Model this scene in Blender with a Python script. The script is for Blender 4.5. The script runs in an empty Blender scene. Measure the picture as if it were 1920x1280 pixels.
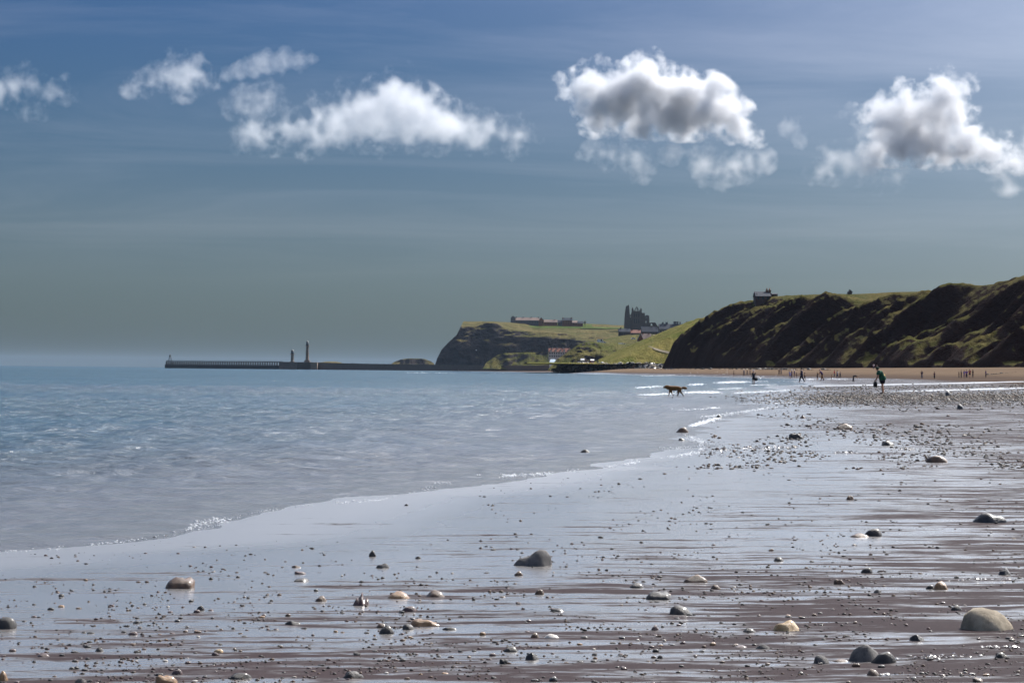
import bpy, bmesh, math, random
import numpy as np
from mathutils import Vector, Matrix, noise as mnoise
R = math.radians
sc = bpy.context.scene
C = sc.collection

# ------------------------------------------------------------------ camera
F, CZ = 4000.0, 1.3                       # focal length in photo pixels, camera height above the sea
cam = bpy.data.cameras.new('camera')
cam_o = bpy.data.objects.new('camera', cam); C.objects.link(cam_o)
cam.sensor_width = 36.0; cam.lens = 36.0 * F / 1920.0
cam.clip_start = 0.1; cam.clip_end = 90000.0
CAM_M = Matrix.Rotation(R(90) + math.atan(54.0 / F), 3, 'X') @ Matrix.Rotation(R(0.533), 3, 'Z')
cam_o.matrix_world = Matrix.Translation((0, 0, CZ)) @ CAM_M.to_4x4()
sc.camera = cam_o

# ------------------------------------------------------------------ sky, sun, exposure
SUN_AZ, SUN_EL = R(40), R(43)             # azimuth to the right of the view, elevation
world = bpy.data.worlds.new('World'); sc.world = world; world.use_nodes = True
wn = world.node_tree; bg = wn.nodes['Background']
def wnode(t, **kw):
    n = wn.nodes.new(t)
    for k, v in kw.items(): setattr(n, k, v)
    return n
def wmath(op, a, b=None, clamp=False):
    n = wnode('ShaderNodeMath', operation=op, use_clamp=clamp)
    for i, v in enumerate((a, b)):
        if v is None: continue
        if isinstance(v, (int, float)): n.inputs[i].default_value = v
        else: wn.links.new(v, n.inputs[i])
    return n.outputs[0]
sky = wnode('ShaderNodeTexSky', sky_type='NISHITA', sun_disc=False)
sky.sun_elevation = SUN_EL; sky.sun_rotation = SUN_AZ
sky.air_density = 1.0; sky.dust_density = 0.25; sky.ozone_density = 3.0
tcw = wnode('ShaderNodeTexCoord'); sep = wnode('ShaderNodeSeparateXYZ')
wn.links.new(tcw.outputs['Generated'], sep.inputs[0])
zc = wmath('MAXIMUM', sep.outputs['Z'], 0.0)
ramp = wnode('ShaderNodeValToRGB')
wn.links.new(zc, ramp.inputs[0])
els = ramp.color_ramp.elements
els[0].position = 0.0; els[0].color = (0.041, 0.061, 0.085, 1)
els[1].position = 0.45; els[1].color = (0.74, 0.68, 0.63, 1)  # sky above the view raised to give sea and sand more light
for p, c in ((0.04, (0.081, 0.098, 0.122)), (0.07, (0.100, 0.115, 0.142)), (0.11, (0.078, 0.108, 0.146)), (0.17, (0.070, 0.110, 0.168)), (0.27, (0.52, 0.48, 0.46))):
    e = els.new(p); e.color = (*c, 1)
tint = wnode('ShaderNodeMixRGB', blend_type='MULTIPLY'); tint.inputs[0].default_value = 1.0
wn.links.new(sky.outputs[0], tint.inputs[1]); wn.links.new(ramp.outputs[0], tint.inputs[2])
# thin high cirrus: a streaky layer on a flat ceiling above
zden = wmath('ADD', zc, 0.035)
cx = wmath('DIVIDE', sep.outputs['X'], zden); cy = wmath('DIVIDE', sep.outputs['Y'], zden)
comb = wnode('ShaderNodeCombineXYZ'); wn.links.new(cx, comb.inputs[0]); wn.links.new(cy, comb.inputs[1])
mp = wnode('ShaderNodeMapping'); mp.inputs['Rotation'].default_value = (0, 0, R(-24)); mp.inputs['Scale'].default_value = (0.35, 0.55, 1)
mp.inputs['Location'].default_value = (3.1, 0.4, 0)
wn.links.new(comb.outputs[0], mp.inputs['Vector'])
n1 = wnode('ShaderNodeTexNoise'); n1.inputs['Scale'].default_value = 1.0; n1.inputs['Detail'].default_value = 7; n1.inputs['Roughness'].default_value = 0.62; n1.inputs['Distortion'].default_value = 0.7
wn.links.new(mp.outputs[0], n1.inputs['Vector'])
mr = wnode('ShaderNodeMapRange'); mr.inputs[1].default_value = 0.42; mr.inputs[2].default_value = 0.78; mr.inputs[3].default_value = 0.0; mr.inputs[4].default_value = 0.5
wn.links.new(n1.outputs['Fac'], mr.inputs[0])
cir = wnode('ShaderNodeMixRGB', blend_type='MIX')
cirrus_col = wnode('ShaderNodeMixRGB', blend_type='ADD'); cirrus_col.inputs[0].default_value = 1.0
wn.links.new(tint.outputs[0], cirrus_col.inputs[1]); cirrus_col.inputs[2].default_value = (1.15, 1.05, 1.05, 1)
cfade = wnode('ShaderNodeMapRange'); cfade.inputs[1].default_value = 0.035; cfade.inputs[2].default_value = 0.12; wn.links.new(zc, cfade.inputs[0])
wn.links.new(wmath('MULTIPLY', mr.outputs[0], cfade.outputs[0]), cir.inputs[0]); wn.links.new(tint.outputs[0], cir.inputs[1]); wn.links.new(cirrus_col.outputs[0], cir.inputs[2])
# glow added round the sun to brighten reflections in sea and wet sand
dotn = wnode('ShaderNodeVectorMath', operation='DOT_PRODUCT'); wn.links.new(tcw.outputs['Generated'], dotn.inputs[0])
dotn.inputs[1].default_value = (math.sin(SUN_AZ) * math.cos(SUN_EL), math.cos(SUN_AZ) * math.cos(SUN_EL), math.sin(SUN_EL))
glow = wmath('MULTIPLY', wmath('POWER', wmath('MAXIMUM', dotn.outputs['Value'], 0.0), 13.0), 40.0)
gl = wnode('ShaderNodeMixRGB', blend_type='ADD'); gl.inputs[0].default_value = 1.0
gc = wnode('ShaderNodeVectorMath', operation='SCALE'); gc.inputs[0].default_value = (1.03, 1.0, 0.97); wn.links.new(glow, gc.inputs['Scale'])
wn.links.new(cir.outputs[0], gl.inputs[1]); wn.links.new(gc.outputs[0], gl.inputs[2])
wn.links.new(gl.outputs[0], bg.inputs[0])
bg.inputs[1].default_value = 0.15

sun = bpy.data.lights.new('sun', 'SUN'); sun.energy = 4.2; sun.angle = R(0.53); sun.color = (1.0, 0.95, 0.87)
sun_o = bpy.data.objects.new('sun', sun); C.objects.link(sun_o)
SUN_D = Vector((math.sin(SUN_AZ) * math.cos(SUN_EL), math.cos(SUN_AZ) * math.cos(SUN_EL), math.sin(SUN_EL)))
sun_o.rotation_euler = SUN_D.to_track_quat('Z', 'Y').to_euler()
sun_o.location = (200, 200, 300)
vs = sc.view_settings
vs.view_transform = 'Standard'; vs.look = 'None'; vs.exposure = 0.75; vs.gamma = 1.0; vs.use_curve_mapping = False
sc.cycles.max_bounces = 7; sc.cycles.diffuse_bounces = 2; sc.cycles.glossy_bounces = 2; sc.cycles.volume_bounces = 4; sc.cycles.use_denoising = True
sc.cycles.volume_step_rate = 1.5; sc.cycles.use_adaptive_sampling = True; sc.cycles.adaptive_threshold = 0.025; sc.cycles.volume_max_steps = 256
sc.cycles.sample_clamp_direct = 0.0; sc.cycles.sample_clamp_indirect = 8.0

# ------------------------------------------------------------------ helpers
def ray(px, py):
    return CAM_M @ Vector(((px - 960.0) / F, -(py - 640.0) / F, -1.0))
def P(px, py, D):
    """the world point at distance D (along +Y) that stands at this photo position"""
    d = ray(px, py); k = D / d.y
    return Vector((d.x * k, D, CZ + d.z * k))
def PZ(px, py, z=0.0):
    d = ray(px, py)
    k = (z - CZ) / d.z
    return Vector((d.x * k, d.y * k, z))
def prop(o, label=None, cat=None, group=None, kind=None):
    if label: o['label'] = label
    if cat: o['category'] = cat
    if group: o['group'] = group
    if kind: o['kind'] = kind
    return o
def empty(name, loc, label, cat, group=None, rz=0.0):
    o = bpy.data.objects.new(name, None); C.objects.link(o)
    o.location = loc; o.rotation_euler = (0, 0, rz); o.empty_display_size = 0.2
    return prop(o, label, cat, group)
def link_mesh(name, me, mat=None, parent=None, smooth=False):
    o = bpy.data.objects.new(name, me); C.objects.link(o)
    if mat is not None and not me.materials: me.materials.append(mat)
    if parent is not None: o.parent = parent
    if smooth and len(me.polygons): me.polygons.foreach_set('use_smooth', [True] * len(me.polygons))
    return o
def mesh_from(name, V, Fc):
    me = bpy.data.meshes.new(name)
    V = np.asarray(V, dtype=float)
    me.from_pydata(V.tolist(), [], Fc.tolist() if hasattr(Fc, 'tolist') else Fc); me.update()
    return me
def grid_mesh(name, X, Y, Z, keep=None):
    n, m = X.shape
    V = np.stack([X, Y, Z], -1).reshape(-1, 3)
    i = np.arange(n * m).reshape(n, m)
    q = np.stack([i[:-1, :-1], i[:-1, 1:], i[1:, 1:], i[1:, :-1]], -1)
    if keep is not None:
        k = keep[:-1, :-1] | keep[:-1, 1:] | keep[1:, 1:] | keep[1:, :-1]
        q = q[k]
    q = q.reshape(-1, 4)
    me = bpy.data.meshes.new(name)
    me.vertices.add(len(V)); me.vertices.foreach_set('co', V.ravel())
    me.loops.add(q.size); me.loops.foreach_set('vertex_index', q.ravel())
    me.polygons.add(len(q)); me.polygons.foreach_set('loop_start', np.arange(0, q.size, 4)); me.polygons.foreach_set('use_smooth', np.ones(len(q), bool))
    me.update(calc_edges=True)
    return me
def set_attr(me, name, vals):
    a = me.attributes.new(name, 'FLOAT', 'POINT'); a.data.foreach_set('value', np.asarray(vals, dtype=np.float32).ravel())
# numpy gradient noise
_rs = np.random.RandomState(7); _perm = _rs.permutation(512); _perm = np.concatenate([_perm, _perm, _perm])
_ga = _rs.uniform(0, 2 * np.pi, 512); _gx, _gy = np.cos(_ga), np.sin(_ga)
def pn(x, y):
    xi = np.floor(x).astype(int); yi = np.floor(y).astype(int); xf = x - xi; yf = y - yi
    u = xf**3 * (xf * (xf * 6 - 15) + 10); v = yf**3 * (yf * (yf * 6 - 15) + 10)
    def g(a, b, fx, fy):
        h = _perm[(_perm[a % 512] + b) % 512]
        return _gx[h] * fx + _gy[h] * fy
    a = g(xi, yi, xf, yf); b = g(xi + 1, yi, xf - 1, yf); c = g(xi, yi + 1, xf, yf - 1); d = g(xi + 1, yi + 1, xf - 1, yf - 1)
    return ((a * (1 - u) + b * u) * (1 - v) + (c * (1 - u) + d * u) * v) * 1.5
def fbm(x, y, o=4, lac=2.03, gain=0.5):
    s = 0; a = 1.0
    for k in range(o):
        s = s + a * pn(x + 17.3 * k, y - 9.1 * k); x = x * lac; y = y * lac; a *= gain
    return s
def ridged(x, y, o=4, gain=0.5):
    s = 0; a = 1.0
    for k in range(o):
        s = s + a * (1 - 2 * np.abs(pn(x + 31.7 * k, y + 11.9 * k))); x = x * 2.1; y = y * 2.1; a *= gain
    return s
def sstep(a, b, x):
    t = np.clip((x - a) / (b - a), 0, 1); return t * t * (3 - 2 * t)

# ------------------------------------------------------------------ materials
class NT:
    def __init__(s, name):
        s.m = bpy.data.materials.new(name); s.m.use_nodes = True; s.t = s.m.node_tree
        s.b = s.t.nodes['Principled BSDF']; s.out = s.t.nodes['Material Output']
    def n(s, t, **kw):
        x = s.t.nodes.new(t)
        for k, v in kw.items(): setattr(x, k, v)
        return x
    def put(s, sock, v):
        if hasattr(v, 'is_output'): s.t.links.new(v, sock)
        else: sock.default_value = v
    def math(s, op, a, b=0.0, c=None, clamp=False):
        x = s.n('ShaderNodeMath', operation=op, use_clamp=clamp); s.put(x.inputs[0], a); s.put(x.inputs[1], b)
        if c is not None: s.put(x.inputs[2], c)
        return x.outputs[0]
    def pos(s): return s.n('ShaderNodeNewGeometry').outputs['Position']
    def obj(s): return s.n('ShaderNodeTexCoord').outputs['Object']
    def noise(s, vec, scale=1.0, detail=4, rough=0.55, stretch=None, dist=0.0, out='Fac'):
        if stretch is not None:
            mp = s.n('ShaderNodeMapping'); mp.inputs['Scale'].default_value = stretch; s.put(mp.inputs['Vector'], vec); vec = mp.outputs[0]
        x = s.n('ShaderNodeTexNoise'); s.put(x.inputs['Vector'], vec)
        x.inputs['Scale'].default_value = scale; x.inputs['Detail'].default_value = detail; x.inputs['Roughness'].default_value = rough; x.inputs['Distortion'].default_value = dist
        return x.outputs[out]
    def mapr(s, v, a, b, c=0.0, d=1.0, smooth=True):
        x = s.n('ShaderNodeMapRange', interpolation_type='SMOOTHSTEP' if smooth else 'LINEAR')
        s.put(x.inputs[0], v); x.inputs[1].default_value = a; x.inputs[2].default_value = b; s.put(x.inputs[3], c); s.put(x.inputs[4], d)
        return x.outputs[0]
    def mix(s, f, a, b):
        x = s.n('ShaderNodeMix', data_type='RGBA')
        s.put(x.inputs[0], f); s.put(x.inputs[6], a if hasattr(a, 'is_output') else (*a, 1)); s.put(x.inputs[7], b if hasattr(b, 'is_output') else (*b, 1))
        return x.outputs[2]
    def attr(s, name): return s.n('ShaderNodeAttribute', attribute_name=name).outputs['Fac']
    def bump(s, h, strength, dist):
        x = s.n('ShaderNodeBump'); s.put(x.inputs['Height'], h); x.inputs['Strength'].default_value = strength; s.put(x.inputs['Distance'], dist)
        s.t.links.new(x.outputs[0], s.b.inputs['Normal']); return x
    def set(s, **kw):
        names = {'col': 'Base Color', 'rough': 'Roughness', 'ior': 'IOR', 'spec': 'Specular IOR Level', 'coat': 'Coat Weight', 'coatr': 'Coat Roughness', 'metal': 'Metallic'}
        for k, v in kw.items():
            if k == 'col' and not hasattr(v, 'is_output'): v = (*v, 1)
            s.put(s.b.inputs[names[k]], v)
        return s
_mats = {}
def plain(name, col, rough=0.8, var=0.25, scale=2.0, spec=0.3):
    """a painted, cloth or stone surface with some uneven tone"""
    if name in _mats: return _mats[name]
    t = NT(name); f = t.noise(t.obj(), scale, 5, 0.6)
    t.set(col=t.mix(f, tuple(c * (1 - var) for c in col), tuple(min(1, c * (1 + var)) for c in col)), rough=rough, spec=spec)
    _mats[name] = t.m; return t.m
# ------------------------------------------------------------------ the beach and the sea
WL = [(0, 1035), (200, 1018), (400, 985), (480, 960), (700, 936), (860, 905), (1030, 888), (1200, 862), (1310, 848), (1322, 815), (1345, 790), (1480, 762),
      (1392, 746), (1440, 737), (1500, 713), (1480, 710), (1400, 708.3), (1300, 705.3), (1240, 704), (1100, 700.5), (1040, 698.5), (850, 695.6)]
_w = np.array([PZ(*p)[:2] for p in WL])
_wy = np.concatenate([[-20, 0, 8], _w[:, 1], [6000]]); _wx = np.concatenate([[-16, -11.5, -8.3], _w[:, 0], [_w[-1, 0] + 100]])
_fy = np.array([-50, 150, 300, 400, 500, 600, 690, 800, 950, 1100, 1250, 1500, 2000, 3000]); _fx = np.array([300, 235, 178, 145, 120, 110, 103, 86, 66, 62, 52, 60, 66, 90])
_ly = np.geomspace(1.0, 7000, 900); _lx = np.interp(_ly, _wy, _wx)
_k = np.exp(-np.linspace(-2, 2, 25) ** 2); _lx = np.convolve(np.pad(_lx, 12, 'edge'), _k / _k.sum(), 'valid')
_lx = _lx + np.clip(_ly * 0.02, 0.1, 2.5) * fbm(np.log(_ly) * 9.0, _ly * 0 + 0.5, 4)
def xw(y): return np.interp(y, _ly, _lx)
def xfoot(y): return np.interp(y, _fy, _fx)
def gz(x, y, detail=True):
    x = np.asarray(x, float); y = np.asarray(y, float)
    d = x - xw(y)
    if detail: d = d + np.clip(y / 60, 0.15, 1.0) * 0.9 * fbm(x * 0.11, y * 0.05, 3) * np.clip((np.abs(d) + .3) / 3, 0, 1)
    z = np.where(d < 0, np.maximum(d * 0.03, -4.0), d * 0.0115)
    z = np.minimum(z, 0.75 + 0.002 * d)
    up = xfoot(y)
    z = z + 2.4 * sstep(up - 38, up + 2, x) * sstep(150, 420, y)
    if detail:
        z = z + (0.006 * fbm(x * 0.9, y * 0.5, 3) + 0.02 * fbm(x * 0.2, y * 0.1, 2)) * np.clip(d / 2, 0, 1)
        z = z + 0.05 * np.exp(-((y - 112) / 16.0) ** 2) * sstep(0, 8, d) * (1 + 0.5 * fbm(x * .3, y * .1, 2))
    return z
_my = np.geomspace(2.5, 900, 1000)
def on_ground(px, py):
    """where a photo position meets the beach (or the sea)"""
    d = ray(px, py); xs = d.x / d.y * _my; zs = CZ + d.z / d.y * _my
    g = np.maximum(gz(xs, _my), 0.0); k = int(np.argmax(zs < g)) if (zs < g).any() else len(_my) - 1
    k = max(k, 1); e0, e1 = zs[k - 1] - g[k - 1], zs[k] - g[k]; f = e0 / (e0 - e1) if e0 > 0 > e1 else 1.0
    y = _my[k - 1] + (_my[k] - _my[k - 1]) * f; x = d.x / d.y * y
    return Vector((x, y, max(float(gz(x, y)), 0.0)))

# pools and channels left by the tide, as lines across the beach
POOLS = [([(1480, 724), (1600, 722), (1750, 719), (1920, 715)], 1.6), ([(1640, 734), (1780, 731), (1920, 727)], 0.8), ([(1500, 711.5), (1560, 710.5), (1620, 710)], 0.7), ([(1380, 757), (1500, 752)], 0.6)]
def beach():
    ys = np.concatenate([np.geomspace(2.0, 8, 40, endpoint=False), np.geomspace(8, 160, 430, endpoint=False), np.geomspace(160, 2800, 170)])
    us = np.concatenate([np.linspace(-0.75, -0.27, 60, endpoint=False), np.linspace(-0.27, 0.27, 460, endpoint=False), np.linspace(0.27, 0.9, 80)])
    Y, U = np.meshgrid(ys, us, indexing='ij'); X = U * (Y + 3.0)
    Z = gz(X, Y)
    keep = (Z > -0.6) & (X < xfoot(Y) + 30)
    me = grid_mesh('beach', X, Y, Z, keep)
    d = X - xw(Y)
    wet = 1 - sstep(6, 40, d) * sstep(60, 160, Y)
    wet = wet * (1 - 0.85 * sstep(0.25, 0.9, Z))
    wet = wet - 0.55 * np.exp(-((Y - 108) / 15) ** 2) * sstep(0, 6, d)
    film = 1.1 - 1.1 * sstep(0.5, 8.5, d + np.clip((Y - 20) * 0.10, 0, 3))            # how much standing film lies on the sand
    for line, wd in POOLS:
        pts = np.array([on_ground(*p)[:2] for p in line])
        yy = np.interp(X, pts[:, 0], pts[:, 1]); inside = sstep(pts[0, 0] - 1, pts[0, 0] + 4, X) * sstep(pts[-1, 0] + (30 if line[-1][0] > 1900 else 5), pts[-1, 0] - 2, X)
        k = np.exp(-((Y - yy - 3 * fbm(X * .1, Y * 0, 2)) / (wd * 6)) ** 4) * inside
        film = np.maximum(film, 1.15 * k); wet = np.maximum(wet, k)
    dry = sstep(0.55, 1.6, Z + 0.15 * fbm(X * .05, Y * .02, 3))
    set_attr(me, 'wet', np.clip(wet, 0, 1)); set_attr(me, 'film', np.clip(film, 0, 1.3)); set_attr(me, 'dry', dry)
    t = NT('wet sand'); pos = t.pos()
    streak = t.noise(pos, 1.0, 7, 0.68, (0.75, 4.2, 1.0), 0.5)
    fine = t.noise(pos, 1.0, 6, 0.6, (6.0, 15.0, 6.0), 0.3)
    big = t.noise(pos, 0.35, 4, 0.5)
    s2 = t.math('ADD', t.math('MULTIPLY', streak, 0.62), t.math('ADD', t.math('MULTIPLY', fine, 0.22), t.math('MULTIPLY', big, 0.16)))
    filmv = t.math('ADD', t.math('MULTIPLY_ADD', s2, 2.2, -0.6), t.math('MULTIPLY_ADD', t.attr('film'), 0.27, -0.036))
    f = t.mapr(filmv, 0.40, 0.60)                                     # 1 = a film of standing water, 0 = bare wet sand
    f = t.math('MULTIPLY', f, t.mapr(t.attr('wet'), 0.25, 0.75))
    grain = t.noise(pos, 260.0, 2, 0.7)
    c_wet = t.mix(t.noise(pos, 0.8, 4, 0.6), (0.047, 0.035, 0.036), (0.078, 0.058, 0.058))
    c_damp = t.mix(t.noise(pos, 0.5, 5, 0.6), (0.105, 0.076, 0.058), (0.165, 0.12, 0.092))
    c_dry = t.mix(t.noise(pos, 0.15, 6, 0.6), (0.19, 0.135, 0.092), (0.28, 0.20, 0.138))
    c = t.mix(t.mapr(t.attr('wet'), 0.1, 0.7), t.mix(t.attr('dry'), c_damp, c_dry), c_wet)
    c = t.mix(f, c, t.mix(0.65, c, (0.25, 0.24, 0.225)))  # film's base colour lightened to stand in for brighter reflection
    c = t.mix(t.math('MULTIPLY', grain, 0.35), c, t.mix(0.6, c, (0.03, 0.025, 0.025)))
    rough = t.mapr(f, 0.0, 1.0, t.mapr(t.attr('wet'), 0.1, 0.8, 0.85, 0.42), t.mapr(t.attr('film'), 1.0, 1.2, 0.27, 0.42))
    h = t.math('ADD', t.math('MULTIPLY', fine, 0.6), t.math('MULTIPLY', grain, 0.25))
    bs = t.math('MULTIPLY_ADD', f, -0.0125, 0.0145)
    t.set(col=c, rough=rough, ior=1.36, spec=t.mapr(f, 0.0, 1.0, t.mapr(t.attr('wet'), 0.1, 0.8, 0.05, 0.16), 0.6)); t.bump(h, 0.55, bs)
    t.set(coat=t.math('MULTIPLY', f, 1.0), coatr=t.mapr(t.attr('film'), 1.0, 1.2, 0.22, 0.42)); t.b.inputs['Coat IOR'].default_value = 1.5
    # bare sand is too coarse to shine: a plain rough surface, blended with the water film
    df = t.n('ShaderNodeBsdfDiffuse'); t.put(df.inputs['Color'], c); df.inputs['Roughness'].default_value = 0.6
    t.t.links.new(t.b.inputs['Normal'].links[0].from_socket, df.inputs['Normal'])
    ms = t.n('ShaderNodeMixShader'); t.put(ms.inputs[0], t.math('MAXIMUM', f, t.math('MULTIPLY', t.mapr(t.attr('wet'), 0.2, 0.9), 0.22)))
    t.t.links.new(df.outputs[0], ms.inputs[1]); t.t.links.new(t.b.outputs[0], ms.inputs[2]); t.t.links.new(ms.outputs[0], t.out.inputs['Surface'])
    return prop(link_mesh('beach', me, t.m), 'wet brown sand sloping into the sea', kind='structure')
beach()

def sea():
    ys = np.concatenate([np.geomspace(3, 12, 30, endpoint=False), np.geomspace(12, 160, 470, endpoint=False), np.geomspace(160, 24000, 220)])
    us = np.concatenate([np.linspace(-1.6, -0.27, 70, endpoint=False), np.linspace(-0.27, 0.17, 430, endpoint=False), np.linspace(0.17, 1.2, 60)])
    Y, U = np.meshgrid(ys, us, indexing='ij'); X = U * (Y + 3.0)
    d = np.maximum(xw(Y) - X, 0)                                     # metres out from the water's edge
    dn = d + 1.5 * fbm(X * .05, Y * .05, 2)
    dep = sstep(0.5, 30, dn)
    A = 0.16 * dep * sstep(2000, 500, Y)
    ph = Y * 0.92 - X * 0.25 + 3.0 * fbm(X * .018, Y * .03, 2)
    sw = (0.5 + 0.5 * np.sin(ph * 0.33)) ** 2.2
    sw2 = (0.5 + 0.5 * np.sin(ph * 0.74 + 1.3)) ** 1.6
    Z = A * (sw * 1.5 + sw2 * 0.55 - 0.7) * (0.7 + 0.7 * fbm(X * .02 + 5, Y * .03, 2))
    chop = sstep(0.1, 6, dn)
    res = np.clip(1.2 - Y / 260, 0, 1)
    wv = ridged(X * 0.16 + .6 * fbm(X * .1, Y * .2, 2), Y * 0.55 + 1.5 * fbm(X * .05, Y * .06 + 3, 2), 3, .6) - .9
    Z = Z + res * (0.06 * chop * wv * sstep(-.6, .5, fbm(X * .03, Y * .05 + 2, 2)) + 0.06 * chop * fbm(X * 0.8, Y * 1.25, 3, gain=.5) + 0.018 * sstep(0, 1.5, d) * fbm(X * 1.6, Y * 3.0, 3))
    # small bores running in to the edge
    for k, (off, amp, wdt) in enumerate(((0.9, .018, .16), (2.6, .03, .3), (5.5, .032, .5), (9.0, .035, .7))):
        dd = d - off - 0.8 * fbm(X * .22 + 9 * k, Y * .16, 3) * (1 + k * .5)
        Z = Z + amp * np.exp(-np.abs(dd / wdt) ** 1.5) * sstep(-.1, .45, fbm(X * .16 + 3 * k, Y * .1 + 7, 2) + .2) * sstep(160, 60, Y)
    edge = sstep(0.6, 0.0, d)
    Z = Z * (1 - edge) + 0.004 * (1 - edge)
    keep = (X < xw(Y) + 3 + Y * 0.02)
    Z = np.where(X > xw(Y) + 0.5, np.minimum(Z, -0.012 - 0.004 * np.clip(X - xw(Y), 0, 40)), Z)
    me = grid_mesh('sea', X, Y, Z, keep)
    set_attr(me, 'shallow', sstep(16, 0.0, d) * sstep(200, 80, Y))
    set_attr(me, 'far', sstep(35, 300, Y))
    t = NT('sea water'); pos = t.pos()
    far = t.attr('far')
    a = t.noise(pos, 1.0, 7, 0.62, (1.1, 2.3, 1.0), 0.4)
    b = t.noise(pos, 1.0, 4, 0.6, (7.0, 12.0, 5.0), 0.2)
    cbig = t.noise(pos, 1.0, 3, 0.5, (0.02, 0.06, 0.05))
    h = t.math('ADD', t.math('MULTIPLY', a, 1.0), t.math('MULTIPLY', b, 0.13))
    calm = t.mapr(t.attr('shallow'), 0.0, 1.0, 0.55, 0.15)
    gust = t.mapr(cbig, 0.35, 0.65, 0.6, 1.25)
    t.bump(h, 0.8, t.math('MULTIPLY', t.math('MULTIPLY', calm, gust), t.mapr(far, 0.0, 1.0, 1.0, 0.5)))
    c = t.mix(t.attr('shallow'), (0.024, 0.066, 0.100), (0.112, 0.112, 0.118))
    t.set(col=c, rough=t.mapr(far, 0.0, 1.0, 0.15, 0.11), ior=1.34, spec=0.5)
    return prop(link_mesh('sea', me, t.m), 'calm blue sea rippling in to the beach', kind='structure')
sea()
# ------------------------------------------------------------------ cliffs, hills and headland
def land_material(name, grass_a, grass_b, rock_a, rock_b, lo=0.60, hi=0.80, scale=0.12, patch=0.25):
    t = NT(name); g = t.n('ShaderNodeNewGeometry'); pos = g.outputs['Position']
    sepn = t.n('ShaderNodeSeparateXYZ'); t.t.links.new(g.outputs['Normal'], sepn.inputs[0])
    n = t.noise(pos, scale, 6, 0.65); n2 = t.noise(pos, scale * 6, 5, 0.7); n3 = t.noise(pos, scale * 0.35, 4, 0.6)
    k = t.math('ADD', sepn.outputs[2], t.math('MULTIPLY', t.math('SUBTRACT', t.math('ADD', n, n3), 1.0), patch * 2))
    f = t.mapr(k, lo, hi)
    gr = t.mix(t.mapr(n, 0.35, 0.65), grass_a, grass_b)
    gr = t.mix(t.math('MULTIPLY', t.mapr(n2, 0.4, 0.7), 0.6), gr, tuple(c * 0.45 for c in grass_a))
    ro = t.mix(n2, rock_a, rock_b)
    t.set(col=t.mix(f, ro, gr), rough=0.95, spec=0.02)
    t.bump(t.math('ADD', n2, t.math('MULTIPLY', t.noise(pos, scale * 22, 3, 0.7), 0.4)), 0.9, 0.22 / scale)
    return t.m
CLIFF_MAT = land_material('clay cliff with grass', (0.066, 0.066, 0.018), (0.118, 0.094, 0.034), (0.012, 0.0065, 0.0072), (0.034, 0.018, 0.0155), 0.74, 0.87, 0.10, 0.15)
_pt = np.array([-8, 0, 2, 5, 12, 24, 40, 60, 90, 200]); _pz = np.array([-1.5, 0, 5, 11, 17.5, 24.5, 30.3, 32.0, 32.6, 34.0])
_ps = np.array([-1.5, 0, 3.2, 5.2, 9.0, 17.5, 31.2, 32.8, 33.2, 34.0])
def cliff_z(y, t):
    q = y + 0.10 * t + 3.0 * fbm(y * 0.03, t * 0.02, 2)
    mid = sstep(-2, 9, t) * sstep(43, 22, t)
    spur = ridged(q * 0.0165 + 2.0, t * 0.003, 2)
    tt = t + 15.0 * (spur - 0.45) * (1 - 0.75 * sstep(800, 930, y)) * sstep(-6, 22, t) * sstep(47, 26, t)
    far = sstep(800, 930, y)
    z = np.interp(tt, _pt, _pz) * far + np.interp(tt, _pt, _ps) * (1 - far)
    z = z + mid * (8.0 * (ridged(q * 0.036 + 7, t * 0.004 + 4, 2, .45) - 0.7) + 1.8 * (ridged(q * 0.11, t * 0.010 + 1, 3) - .6) + 1.0 * (ridged(q * 0.28, t * 0.06, 3) - .6) + 0.55 * fbm(q * 0.6, t * 0.4, 3))
    low = sstep(3, 12, t) * sstep(40, 18, t) * sstep(780, 600, y)      # slumped hummocks in front of the nearer cliff
    z = z * (1 - 0.30 * low) + low * (2.2 * fbm(y * 0.05 + 3, t * 0.05, 3) + 1.0 * ridged(q * .09, t * .03, 2))
    z = z + sstep(30, 60, t) * (1.6 * fbm(y * 0.011, t * 0.01, 3)) + 0.25 * fbm(y * 0.5, t * 0.4, 4) * sstep(0, 4, t)
    z = z + sstep(12, 36, t) * np.interp(y, [560, 600, 640, 670, 700, 760, 830, 875, 900, 930, 955], [2.5, 2.4, 1.2, -.3, -1.4, -2.0, -1.6, -1.2, 2.0, 3.4, .8])
    z = z + 0.8 * np.exp(-((y - 560) / 70.0) ** 2) * sstep(20, 60, t)
    base = 2.6 * sstep(-1, 2.5, t + 1.5 * fbm(y * .09, y * 0 + 3, 3)) * sstep(14, 3, t)   # undercut foot
    return np.maximum(z, base) * (0.87 + 0.11 * np.exp(-((y - 895) / 50.0) ** 2) - 0.05 * sstep(925, 960, y) - 0.025 * sstep(780, 680, y)) * sstep(-6, 1.0, t)
def cliff():
    ys = np.concatenate([np.linspace(120, 400, 90, endpoint=False), np.linspace(400, 1000, 460)])
    ts = np.concatenate([np.linspace(-8, 62, 190, endpoint=False), np.linspace(62, 230, 40)])
    Y, T = np.meshgrid(ys, ts, indexing='ij')
    end = sstep(1000, 945, Y)                                          # the cliff turns inland into a valley here
    X = xfoot(Y) + T + 45 * (1 - end)
    Z = 1.9 + cliff_z(Y, T) * (0.25 + 0.75 * end)
    me = grid_mesh('cliff', X, Y, Z)
    return prop(link_mesh('cliff', me, CLIFF_MAT), 'dark eroded clay cliff with grassy ledges behind the beach', kind='structure')
cliff()

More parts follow.
